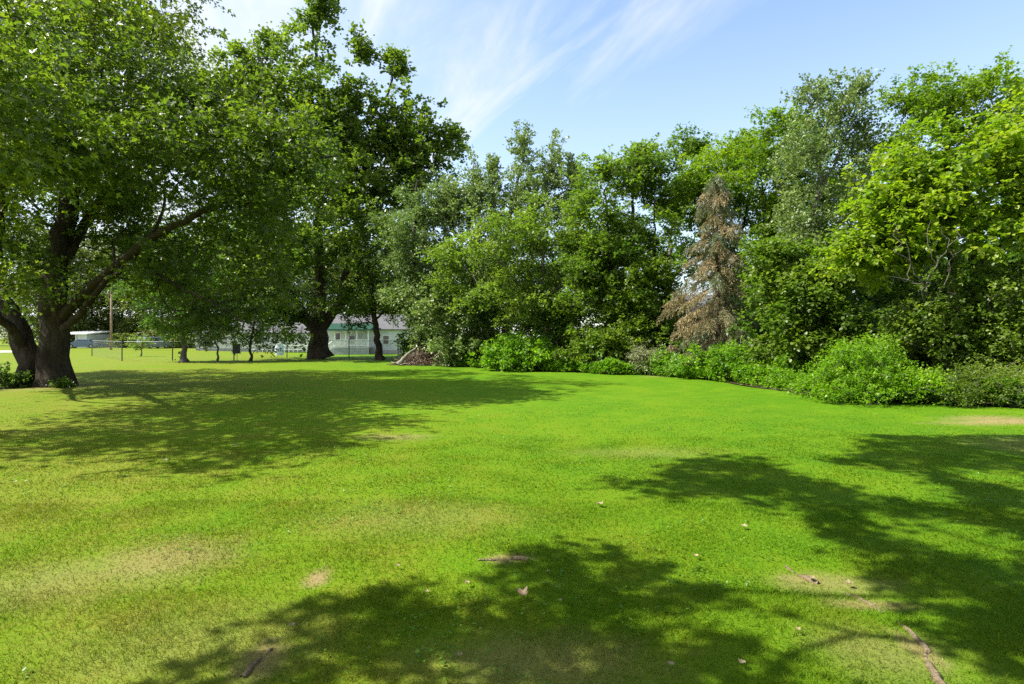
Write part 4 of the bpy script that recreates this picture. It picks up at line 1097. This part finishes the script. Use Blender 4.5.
MB().box(xat(281, Y1) - .5, xat(281, Y1) + .5, Y1 - .07, Y1 - .052, gz + .5, gz + 2.5).build('door', M_TRIM, e)

# -- house glimpsed through the hedge
Y2 = 38.0
hx0, hx1 = xat(676, Y2), xat(812, Y2)
e = tag(empty('brick_house', ((hx0 + hx1) / 2, Y2, 0)), 'dusty red house behind the hedge with a white framed window glimpsed under the spruce', 'house')
M_BRICK = plain_mat('dusty_red_brick', (0.34, 0.20, 0.17), rough=0.9, var=0.3, scale=9, lines=(2, 0.08, 0.01))
w = MB().box(hx0, hx1, Y2, Y2 + 7, 0, 2.9); w.prism([(Y2, 2.902), (Y2 + 7, 2.902), (Y2 + 3.5, 4.4)], 'x', hx0, hx1); w.build('wall', M_BRICK, e)
gable_roof('roof', hx0, hx1, Y2, Y2 + 7, 2.92, 1.55, M_GREYROOF, e)
for px, zc in ((697.5, 1.15), (745, 1.25), (778, 1.25)): window(e, xat(px, Y2), Y2, zc, .46, .74)
MB().box(xat(727, Y2), xat(762, Y2), Y2 - .05, Y2 - .003, .35, .62).build('white_band', M_TRIM, e)

# -- carport with white roof, board fence, utility pole
Y3 = 99.0
gz = float(ground_z(-70, Y3))
x0, x1 = xat(73, Y3), xat(98, Y3)
e = tag(empty('carport', ((x0 + x1) / 2, Y3, gz)), 'white roofed carport with a pale side wall beside the blue car', 'carport')
MB().prism([(Y3 - 3, gz + 2.25), (Y3 + 3, gz + 2.7), (Y3 + 3, gz + 2.9), (Y3 - 3, gz + 2.45)], 'x', x0 - .3, x1 + .3).build('roof', M_TRIM, e)
MB().box(x1 - 1.6, x1, Y3 - 2.6, Y3 - 2.5, gz, gz + 2.28).box(x1 - .1, x1 - .002, Y3 - 2.498, Y3 + 2.8, gz, gz + 2.3).build('side_wall', M_WHITE, e)
MB().box(x0, x1 - .11, Y3 + 2.82, Y3 + 2.9, gz, gz + 2.6).build('back_wall', plain_mat('dim_brown_boards', (0.10, 0.09, 0.08)), e)
for xx in (x0 + .1, x1 - 1.8): MB().box(xx - .07, xx + .07, Y3 - 2.7, Y3 - 2.56, gz, gz + 2.27).build('post', M_TRIM, e)

x0, x1 = xat(113, 100), xat(178, 100)
e = tag(empty('board_fence', ((x0 + x1) / 2, 100, float(ground_z(-65, 100)))), 'weathered blue-grey board fence behind the utility pole and van', 'fence')
gzf = float(ground_z(-65, 100)); b = MB(); n = 42
for i in range(n):
    a = x0 + (x1 - x0) * i / n; b.box(a + .01, a + (x1 - x0) / n - .01, 100, 100.03, gzf, gzf + 1.25 + .03 * math.sin(i * 2.1))
b.build('boards', plain_mat('blue_grey_boards', (0.20, 0.23, 0.26), rough=0.85, var=0.25, scale=2), e)
b = MB()
for z in (.3, 1.0): b.box(x0, x1, 100.032, 100.08, gzf + z, gzf + z + .1)
b.build('rails', M_DECK, e)

gzp = float(ground_z(-58, 82)); xp = xat(111, 82)
e = tag(empty('utility_pole', (xp, 82, gzp)), 'reddish brown wooden utility pole rising into the leaves left of the van', 'utility pole')
MB().bar((xp, 82, gzp - .1), (xp + .05, 82, gzp + 9.0), .17, 10, .12).build('pole', M_WOODPOLE, e, smooth=True)
MB().box(xp - 1.1, xp + 1.2, 81.82, 81.9, gzp + 8.1, gzp + 8.24).build('crossarm', M_WOODPOLE, e)
for dxx in (-.95, -.4, .55, 1.05): MB().bar((xp + dxx, 81.86, gzp + 8.242), (xp + dxx, 81.86, gzp + 8.42), .05, 8, .03).build('insulator', M_TRIM, e)

# -- vehicles
M_TYRE = plain_mat('tyre_rubber', (0.02, 0.02, 0.02), rough=0.85)
M_RIM = plain_mat('wheel_rim', (0.35, 0.35, 0.36), rough=0.35, metal=0.8)
M_LAMPR = plain_mat('red_lamp_lens', (0.35, 0.02, 0.02), rough=0.2)
M_LAMPW = plain_mat('clear_lamp_lens', (0.8, 0.8, 0.78), rough=0.15)


def wheel(root, x, y, z, r, axis):
    c = np.array([x, y, z]); d = np.array([.1, 0, 0]) if axis == 'x' else np.array([0, .1, 0])
    w = MB().bar(c - d, c + d, r, 20).build('wheel', M_TYRE, root)
    rm = MB().bar(c - d * 1.04, c + d * 1.04, r * .62, 14).build('rim', M_RIM)
    rm.data.transform(__import__('mathutils').Matrix.Translation([-v for v in root.location])); rm.parent = w


def car(name, label, cat, x, y, rz, paint, van=False):
    """length along local x; built at the origin then turned"""
    gz = float(ground_z(x, y))
    e = tag(empty(name, (0, 0, 0)), label, cat)
    if van:
        prof = [(-2.3, .35), (-2.35, .95), (-2.2, 1.75), (-2.0, 1.86), (1.0, 1.86), (1.35, 1.72), (1.75, 1.12), (2.35, .98), (2.42, .40), (2.3, .30), (-2.2, .28)]
        gl = [[(-2.02, 1.15), (-1.95, 1.62), (-.75, 1.66), (-.75, 1.15)], [(-.68, 1.15), (-.68, 1.66), (.3, 1.66), (.3, 1.15)], [(.37, 1.15), (.37, 1.66), (1.0, 1.64), (1.5, 1.15)]]
        hw = .93; rear = [(-2.262, 1.12), (-2.185, 1.66)]
    else:
        prof = [(-2.15, .35), (-2.2, .85), (-1.95, .98), (-1.35, 1.02), (-.85, 1.40), (-.5, 1.46), (.45, 1.46), (.75, 1.38), (1.25, .98), (1.95, .86), (2.18, .68), (2.2, .36), (2.0, .25), (-2.0, .25)]
        gl = [[(-1.15, 1.02), (-.82, 1.33), (-.2, 1.38), (-.2, 1.02)], [(-.13, 1.02), (-.13, 1.38), (.45, 1.38), (.68, 1.31), (1.02, 1.02)]]
        hw = .86; rear = [(-1.33, 1.06), (-.89, 1.36)]
    MB().prism(prof, 'y', 0, 0) if False else None
    n = len(prof); m = MB()
    rows = [(-hw, .93), (-hw + .1, 1.0), (hw - .1, 1.0), (hw, .93)]
    vs = []
    for (yy, s) in rows:
        for (u, z) in prof: vs.append((u * (0.985 if s < 1 else 1), yy * (0.90 if z > 1.2 else 1.0), z * (1 if z < .9 else (s * .25 + .75))))
    fs = [(j * n + i, j * n + (i + 1) % n, (j + 1) * n + (i + 1) % n, (j + 1) * n + i) for j in range(3) for i in range(n)]
    fs += [tuple(range(n)), tuple(range(4 * n - 1, 3 * n - 1, -1))]
    m.add(vs, fs).build('body', paint, e)
    for s in (-1, 1):
        for g in gl:
            yy = s * (hw * .90 + .035); w = MB()
            w.add([(u, yy + s * (0.02 if z < 1.2 else 0.0), z) for u, z in g] + [(u, yy - s * .05, z) for u, z in g],
                  [tuple(range(4)), (7, 6, 5, 4)] + [(i, (i + 1) % 4, 4 + (i + 1) % 4, 4 + i) for i in range(4)]).build('window', M_GLASS, e)
        for u in (-1.35, 1.4): wheel(e, u, s * (hw - .06), .33, .33, 'y')
        MB().box(prof[0][0] - .05, prof[0][0] + .06, s * .72 - .13, s * .72 + .13, .72, .90).build('tail_lamp', M_LAMPR, e)
        MB().box(2.13, 2.26, s * .62 - .17, s * .62 + .17, .62, .78).build('headlight', M_LAMPW, e)
    (u0, z0), (u1, z1) = rear
    MB().add([(u0 - .03, -hw * .72, z0), (u0 - .03, hw * .72, z0), (u1 - .03, hw * .66, z1), (u1 - .03, -hw * .66, z1),
              (u0 + .05, -hw * .72, z0), (u0 + .05, hw * .72, z0), (u1 + .05, hw * .66, z1), (u1 + .05, -hw * .66, z1)],
             [(0, 1, 2, 3), (7, 6, 5, 4), (0, 4, 5, 1), (1, 5, 6, 2), (2, 6, 7, 3), (3, 7, 4, 0)]).build('rear_window', M_GLASS, e)
    MB().box(prof[0][0] - .09, prof[0][0] + .02, -hw * .9, hw * .9, .34, .58).build('bumper', paint if not van else plain_mat('faded_red_bumper', (0.40, 0.12, 0.08)), e)
    e.location = (x, y, gz); e.rotation_euler = (0, 0, rz)
    return e


car('parked_car', 'blue-grey car parked by the carport, seen between the twin trunks and the pole', 'car', xat(83, 93), 93, math.radians(200), plain_mat('blue_grey_car_paint', (0.10, 0.15, 0.22), rough=0.25, var=0.04, spec=0.6))
car('parked_van', 'dark grey van with a faded red bumper parked behind the sapling', 'van', xat(154, 92), 92, math.radians(72), plain_mat('grey_van_paint', (0.14, 0.16, 0.18), rough=0.3, var=0.05, spec=0.6), van=True)

# -- wire fence with steel posts
posts = [(92, 45.0), (122, 36.4), (172.5, 36.8), (234, 37.4), (287, 41.0), (349, 42.0), (398, 42.5)]
pp = [(xat(px, Y), Y) for px, Y in posts]
e = tag(empty('wire_fence', (pp[3][0], pp[3][1], 0)), 'thin wire mesh fence on dark steel posts crossing the lawn by the small trees', 'fence')
for (x, y) in pp:
    MB().bar((x, y, float(ground_z(x, y)) - .05), (x, y, float(ground_z(x, y)) + 1.36), .034, 8).build('post', M_POSTG, e)
rl = MB(); wr = MB()
for (a, b) in zip(pp[:-1], pp[1:]):
    za, zb = float(ground_z(*a)), float(ground_z(*b))
    rl.bar((a[0], a[1], za + 1.25), (b[0], b[1], zb + 1.25), .012, 5)
    n = int(math.hypot(b[0] - a[0], b[1] - a[1]) / .10)
    for z in np.arange(.1, 1.25, .14): wr.bar((a[0], a[1], za + z), (b[0], b[1], zb + z), .0016, 3)
    for i in range(n):
        t = (i + .5) / n; x = a[0] + (b[0] - a[0]) * t; y = a[1] + (b[1] - a[1]) * t; z = za + (zb - za) * t
        wr.bar((x, y, z + .04), (x, y, z + 1.24), .0014, 3)
rl.build('rail', M_STEEL, e); wr.build('wire_mesh', M_STEEL, e)

# -- dark square board on two legs, white box on a post
xb, yb = xat(236.5, 35.6), 35.6
e = tag(empty('notice_board', (xb, yb, 0)), 'dark square board with a pale edge on two thin metal legs by the fence', 'board')
MB().box(xb - .23, xb + .25, yb - .02, yb + .02, .50, 1.10).build('panel', M_BLACK, e)
MB().box(xb - .29, xb - .232, yb - .03, yb + .03, .48, 1.12).box(xb + .252, xb + .28, yb - .03, yb + .03, .48, 1.12).box(xb - .232, xb + .252, yb - .03, yb + .03, 1.102, 1.13).build('frame', M_TRIM, e)
for s in (-.20, .02): MB().bar((xb + s, yb + .035, -.05), (xb + s, yb + .035, 1.0), .017, 8).build('leg', M_STEEL, e)
xb, yb = xat(398.5, 41.6), 41.6
e = tag(empty('post_box', (xb, yb, 0)), 'small white box on a thin white post in front of the white wall', 'box')
MB().box(xb - .10, xb + .10, yb - .1, yb + .1, 1.02, 1.32).prism([(yb - .13, 1.322), (yb + .13, 1.322), (yb, 1.43)], 'x', xb - .13, xb + .13).build('box', M_TRIM, e)
MB().box(xb - .035, xb + .035, yb - .035, yb + .035, -.05, 1.018).build('post', M_TRIM, e)
xb, yb = xat(279.5, 60), 60
gzb = float(ground_z(xb, yb))
e = tag(empty('rain_barrel', (xb, yb, gzb)), 'pale blue-white barrel standing on the grass before the long white house', 'barrel')
prof = [(.38, 0), (.46, .35), (.47, .6), (.44, .95), (.38, 1.15), (.40, 1.2)]
vs = []; fs = []
for r_, z in prof:
    for i in range(16): vs.append((xb + r_ * math.cos(i * math.pi / 8), yb + r_ * math.sin(i * math.pi / 8), gzb + z))
for j in range(len(prof) - 1):
    for i in range(16): fs.append((j * 16 + i, j * 16 + (i + 1) % 16, (j + 1) * 16 + (i + 1) % 16, (j + 1) * 16 + i))
fs.append(tuple(range((len(prof) - 1) * 16, len(prof) * 16)))
MB().add(vs, fs).build('barrel', plain_mat('pale_blue_plastic', (0.50, 0.56, 0.68), rough=0.4), e, smooth=True)
MB().bar((xb, yb, gzb + 1.2), (xb, yb, gzb + 1.26), .42, 16).build('lid', M_TRIM, e)

# ------------------------------------------------------------------ brush pile, stump, roots, fallen leaves
def brush_pile():
    rng = np.random.default_rng(131)
    c = P(428, 362, 31.5); c[2] = 0
    e = tag(empty('brush_pile', c), 'heap of reddish brown cut branches and brush at the left end of the hedge', 'brush pile')
    s = 31.5 / F
    sticks = MB(); pale = MB()
    for i in range(420):
        a = rng.uniform(0, 2 * math.pi); rr_ = math.sqrt(rng.random())
        p = c + np.array([math.cos(a) * rr_ * 1.75, math.sin(a) * rr_ * 1.1, 0])
        hmax = 0.95 * (1 - rr_ ** 1.5)
        p[2] = rng.uniform(0.02, max(.06, hmax))
        d = unit(np.array([rng.normal(0, 1), rng.normal(0, .7), rng.normal(-.25, .35)]) + np.array([(p[0] - c[0]) * .5, 0, 0]))
        ln = rng.uniform(.35, 1.3)
        a_, b_ = p - d * ln / 2, p + d * ln / 2
        a_[2] = max(a_[2], .02); b_[2] = max(b_[2], .02)
        mid = (a_ + b_) / 2 + rng.normal(0, .05, 3)
        m_ = pale if rng.random() < .07 else sticks
        r0 = rng.uniform(.006, .03)
        m_.bar(a_, mid, r0, 5, r0 * .85); m_.bar(mid, b_, r0 * .85, 5, r0 * .5)
    sticks.build('branches', plain_mat('reddish_brown_sticks', (0.13, 0.088, 0.064), rough=0.9, var=0.5, scale=5), e)
    pale.build('bleached_branches', plain_mat('bleached_sticks', (0.42, 0.34, 0.28), rough=0.9, var=0.3), e)
    n = 1500
    a = rng.uniform(0, 2 * math.pi, n); r_ = np.sqrt(rng.random(n))
    pos = np.stack([c[0] + np.cos(a) * r_ * 1.7, c[1] + np.sin(a) * r_ * 1.05, rng.random(n) * .95 * (1 - r_ ** 1.5) + .03], -1)
    V, T, k = leaf_mesh(pos, rng.normal(0, 1, (n, 3)), rng.normal(0, 1, (n, 3)) + np.array([0, 0, .5]), rng.uniform(.06, .14, n), KITE)
    mesh_obj('dead_leaves', V, T, leaf_mat('dead_leaves', (.07, .04, .025), (.15, .085, .05), (.27, .17, .11), trans=.15, tmul=(1, 1, 1), spec=.15), e, tone=np.repeat(rng.random(n), k))
    # long bleached pole leaning on the heap
    a_ = P(398, 361, 30.6); b_ = P(416, 348, 31.2)
    a_[2] = .05
    e2 = tag(empty('fallen_log', a_), 'pale bleached log leaning up against the left side of the brush pile', 'log')
    sk = Skeleton([(np.array([a_, a_ * .5 + b_ * .5 + [0, 0, .06], b_]), .13, .05, True)], [], rng, step=.15, wob=.03)
    V, T = sk.tubes(flare=0.1); mesh_obj('log', V, T, B_PALE, e2, smooth=True)
    a2 = P(441, 350, 30.4); b2 = P(446, 363, 29.9); b2[2] = .03
    e3 = tag(empty('fallen_log', b2), 'short bleached limb sliding off the right side of the brush pile', 'log')
    sk = Skeleton([(np.array([b2, (a2 + b2) / 2 + [.05, 0, .05], a2]), .07, .04, True)], [], rng, step=.12, wob=.02)
    V, T = sk.tubes(flare=0.1); mesh_obj('log', V, T, B_PALE, e3, smooth=True)


brush_pile()


def stump():
    c = P(772, 383, 18.9); c[2] = 0
    e = tag(empty('tree_stump', c), 'dark broken stump half hidden in weeds left of the bright bush', 'tree stump')
    k = 16; vs = []; fs = []; rng = np.random.default_rng(3)
    prof = [(.34, -.03), (.25, .12), (.21, .4), (.20, .62)]
    for j, (r_, z) in enumerate(prof):
        for i in range(k):
            t = 2 * math.pi * i / k; q = r_ * (1 + .12 * math.sin(3 * t + 1) + .06 * math.sin(7 * t))
            vs.append((c[0] + q * math.cos(t), c[1] + q * math.sin(t), z + (rng.uniform(-.06, .12) if j == 3 else 0)))
    for j in range(3):
        for i in range(k): fs.append((j * k + i, j * k + (i + 1) % k, (j + 1) * k + (i + 1) % k, (j + 1) * k + i))
    MB().add(vs, fs).build('bark', B_DARK, e, smooth=True)
    top = [vs[3 * k + i] for i in range(k)] + [(c[0], c[1], .5)]
    MB().add([(x * .97 + c[0] * .03, y * .97 + c[1] * .03, z - .012) for x, y, z in top], [(i, (i + 1) % k, k) for i in range(k)]).build('cut_top', plain_mat('weathered_cut_wood', (.25, .19, .13), rough=.9, var=.3), e)


stump()


def root(name, label, px, r0, r1, bark, seed, sink=0.35):
    rng = np.random.default_rng(seed)
    pts = []
    for i, (a, b) in enumerate(px):
        g = G(a, b); t = i / (len(px) - 1); rad = r0 + (r1 - r0) * t
        g[2] = float(ground_z(g[0], g[1])) + rad * (1 - 2 * sink) + .012 * math.sin(i * 2.2)
        pts.append(g)
    e = tag(empty(name, pts[0]), label, 'tree root')
    sk = Skeleton([(np.array(pts), r0, r1, True)], [], rng, step=.07, wob=.012)
    V, T = sk.tubes(kbig=10, flare=0.0)
    mesh_obj('root', V, T, bark, e, smooth=True)


B_ROOT = bark_mat('root_bark', (0.14, 0.100, 0.058), (0.34, 0.27, 0.175), scale=14, bump=.8)
root('tree_root', 'long grey-brown root snaking through the shaded grass at the lower right', [(960, 720), (938, 684), (929, 660), (921, 645), (908, 628), (893, 616), (868, 600), (850, 591), (826, 582)], .028, .006, B_ROOT, 1, .6)
root('tree_root', 'pale worn root end lying in sunlit grass above the long root', [(818, 580), (808, 576), (799, 571), (786, 563)], .020, .012, B_ROOT, 2, .45)
root('tree_root', 'thin bare root stretched crosswise just above the curled brown leaf', [(528, 562), (516, 561), (505, 561), (492, 562), (478, 562)], .018, .006, B_ROOT, 3, .35)
root('tree_root', 'worn root showing through bare earth at the bottom left shadow', [(243, 676), (252, 666), (263, 655), (272, 648)], .018, .008, B_ROOT, 4, .5)

M_DRYLEAF = leaf_mat('dry_pale_leaf', (.14, .105, .055), (.25, .20, .115), (.38, .32, .20), trans=.2, tmul=(1, 1, 1), spec=.2)
M_BROWNLEAF = leaf_mat('dry_brown_leaf', (.22, .14, .07), (.40, .28, .16), (.50, .38, .24), trans=.2, tmul=(1, 1, 1), spec=.2)


def dry_leaf(label, px, py, size, rz, tone, matl=M_DRYLEAF, curl=.5, lift=.02):
    """curled leaf: a lobed outline bent along and across its midrib"""
    g = G(px, py); g[2] = float(ground_z(g[0], g[1])) + lift
    out = [(0, 0), (.10, .05), (.42, .10), (.30, .30), (.52, .58), (.26, .60), (.14, .80), (0, 1)]
    n = 7; vs = []; ts = []
    L_half = out; R_half = [(-x, y) for x, y in out]
    grid = []
    for v in np.linspace(0, 1, 9):
        w = np.interp(v, [p[1] for p in sorted(out, key=lambda p: p[1])], [p[0] for p in sorted(out, key=lambda p: p[1])])
        w = [0.02, .20, .40, .27, .46, .50, .22, .16, .01][int(round(v * 8))]
        row = []
        for u in (-1, -.5, 0, .5, 1):
            x = u * w; y = v
            z = curl * (x * x * 1.6 + (v - .45) ** 2 * .9)
            row.append(len(vs)); vs.append((x * size, y * size - size / 2, z * size))
        grid.append(row)
    for a, b in zip(grid[:-1], grid[1:]):
        for i in range(4): ts += [(a[i], a[i + 1], b[i + 1]), (a[i], b[i + 1], b[i])]
    c, s = math.cos(rz), math.sin(rz)
    V = np.array([(x * c - y * s + g[0], x * s + y * c + g[1], z + g[2]) for x, y, z in vs])
    o = mesh_obj('fallen_leaf', V - g, np.array(ts), matl, tone=np.full(len(ts), tone), smooth=True)
    o.location = [float(q) for q in g]
    tag(o, label, 'leaf', 'fallen leaves on the lawn')


dry_leaf('large curled brown leaf in the shadow edge below the thin crosswise root', 522, 600, .085, .5, .6, M_BROWNLEAF, 1.3, .03)
for i, (lab, px, py, sz) in enumerate([
        ('pale dry leaf on sunlit grass left of the bulging shadow lobe', 398, 569, .045), ('pale leaf lit by sun left of the curled brown leaf', 467, 587, .05),
        ('small pale leaf in shade right of the curled brown leaf', 560, 606, .035), ('small pale leaf at the bottom in the deep shadow', 460, 659, .04),
        ('dull leaf on the shadow edge under the pale sunlit leaf', 427, 595, .04), ('pale leaf low in the shadow at the bottom centre', 671, 673, .05),
        ('tiny pale leaf by the top of the shadow lobe near the crosswise root', 548, 577, .035), ('pale twig-like leaf in the sunlit strip between the two shadows', 744, 527, .075),
        ('brown leaf on the sunlit strip left of the pale twig-like leaf', 696, 558, .055), ('pale upright leaf just above the long root', 849, 584, .06),
        ('small tan leaf below the pale worn root end', 798, 637, .04), ('pale leaf lying in shadow left of the long root at the bottom', 742, 673, .05),
        ('pale leaf on sunlit lawn left of the farther shadow tip', 600, 507, .09), ('white speck of a leaf at the edge of the maple shadow', 236, 446, .11),
        ('pale leaf in the sun under the tip of the maple shadow', 165, 461, .10), ('pale leaf above the bottom left shadow', 292, 630, .05),
        ('bright pale leaf beside the pale worn root end', 812, 579, .06)]):
    dry_leaf(lab, px, py, sz * .8, i * 1.9, .55 + .4 * ((i * 37) % 10) / 10, M_DRYLEAF if i != 8 else M_BROWNLEAF, .6 + .5 * ((i * 13) % 7) / 7, .03)

# ------------------------------------------------------------------ camera, sky, sun
cam = bpy.data.cameras.new('camera'); cam.lens = 20; cam.sensor_width = 36; cam.sensor_fit = 'HORIZONTAL'
cam.shift_y = -(342 - HY) / 1024.0; cam.clip_start = 0.05; cam.clip_end = 3000
co = bpy.data.objects.new('camera', cam); COL.objects.link(co)
co.location = (0, 0, CH); co.rotation_euler = (math.pi / 2, 0, 0)
scene.camera = co

sl = bpy.data.lights.new('sun', 'SUN'); sl.energy = 4.9; sl.angle = math.radians(0.53); sl.color = (1.0, 0.95, 0.86)
so = bpy.data.objects.new('sun', sl); COL.objects.link(so)
so.rotation_euler = Vector(SUN).to_track_quat('Z', 'Y').to_euler()
so.location = (-30, 20, 60)

w = bpy.data.worlds.new('World'); scene.world = w; w.use_nodes = True
nt = w.node_tree; nt.nodes.clear(); L = nt.links.new
out = nd(nt, 'ShaderNodeOutputWorld'); bg = nd(nt, 'ShaderNodeBackground'); bg.inputs[1].default_value = 0.14
sky = nd(nt, 'ShaderNodeTexSky', sky_type='NISHITA'); sky.sun_disc = False
sky.sun_elevation = SUN_EL; sky.sun_rotation = SUN_AZ; sky.air_density = 1.0; sky.dust_density = 0.6; sky.ozone_density = 1.6
tc = nd(nt, 'ShaderNodeTexCoord')
sp = nd(nt, 'ShaderNodeSeparateXYZ'); L(tc.outputs['Generated'], sp.inputs[0])


def wm(op, a, b=None, c=None):
    n = nd(nt, 'ShaderNodeMath', operation=op)
    for i, v in enumerate((a, b, c)):
        if v is None: continue
        if isinstance(v, (int, float)): n.inputs[i].default_value = v
        else: L(v, n.inputs[i])
    return n.outputs[0]


zz = wm('ADD', wm('MAXIMUM', sp.outputs[2], 0.0), 0.12)
u = wm('DIVIDE', sp.outputs[0], zz); v = wm('DIVIDE', sp.outputs[1], zz)
cb = nd(nt, 'ShaderNodeCombineXYZ'); L(u, cb.inputs[0]); L(v, cb.inputs[1])
mp = nd(nt, 'ShaderNodeMapping', vector_type='TEXTURE'); mp.inputs['Rotation'].default_value = (0, 0, math.radians(30)); mp.inputs['Scale'].default_value = (0.34, 1.5, 1)
L(cb.outputs[0], mp.inputs[0])
n1 = nd(nt, 'ShaderNodeTexNoise'); n1.inputs['Scale'].default_value = 1.0; n1.inputs['Detail'].default_value = 9; n1.inputs['Roughness'].default_value = 0.60; n1.inputs['Distortion'].default_value = 0.7
L(mp.outputs[0], n1.inputs['Vector'])
n2 = nd(nt, 'ShaderNodeTexNoise'); n2.inputs['Scale'].default_value = 1.3; n2.inputs['Detail'].default_value = 4
L(cb.outputs[0], n2.inputs['Vector'])


def mrange(val, a, b, c, d):
    n = nd(nt, 'ShaderNodeMapRange', interpolation_type='SMOOTHSTEP'); L(val, n.inputs[0])
    for k_, q_ in enumerate((a, b, c, d)): n.inputs[k_ + 1].default_value = q_
    return n.outputs[0]


# across-streak coordinate: cirrus bands thicken towards the sun side and fade to clear blue on the other
xa = wm('ADD', wm('MULTIPLY', u, 0.866), wm('MULTIPLY', v, 0.5))
xa = wm('ADD', xa, wm('MULTIPLY_ADD', n2.outputs[0], 0.5, -0.25))
band = mrange(xa, 1.30, 0.80, 0.0, 1.0)
wisp = mrange(n1.outputs[0], 0.36, 0.72, 0.0, 0.95)
milky = mrange(xa, 1.15, 0.0, 0.0, 0.45)
hz = mrange(sp.outputs[2], 0.60, 0.02, 0.0, 0.44)
cf = wm('MINIMUM', wm('MAXIMUM', wm('MULTIPLY_ADD', wisp, band, milky), hz), 1.0)
mx = nd(nt, 'ShaderNodeMix', data_type='RGBA'); L(cf, mx.inputs[0]); L(sky.outputs[0], mx.inputs[6]); mx.inputs[7].default_value = (3.1, 3.25, 3.5, 1)
L(mx.outputs[2], bg.inputs[0]); L(bg.outputs[0], out.inputs[0])

vs_ = scene.view_settings
vs_.view_transform = 'Standard'; vs_.look = 'None'; vs_.exposure = 1.22; vs_.gamma = 1.0; vs_.use_curve_mapping = False
scene.render.engine = 'CYCLES'
cy = scene.cycles
cy.max_bounces = 8; cy.diffuse_bounces = 5; cy.glossy_bounces = 2; cy.transmission_bounces = 4; cy.transparent_max_bounces = 4
cy.use_denoising = False
cy.sample_clamp_indirect = 4.0
scene.render.film_transparent = False
print('leaf triangles', LEAVES['n'])
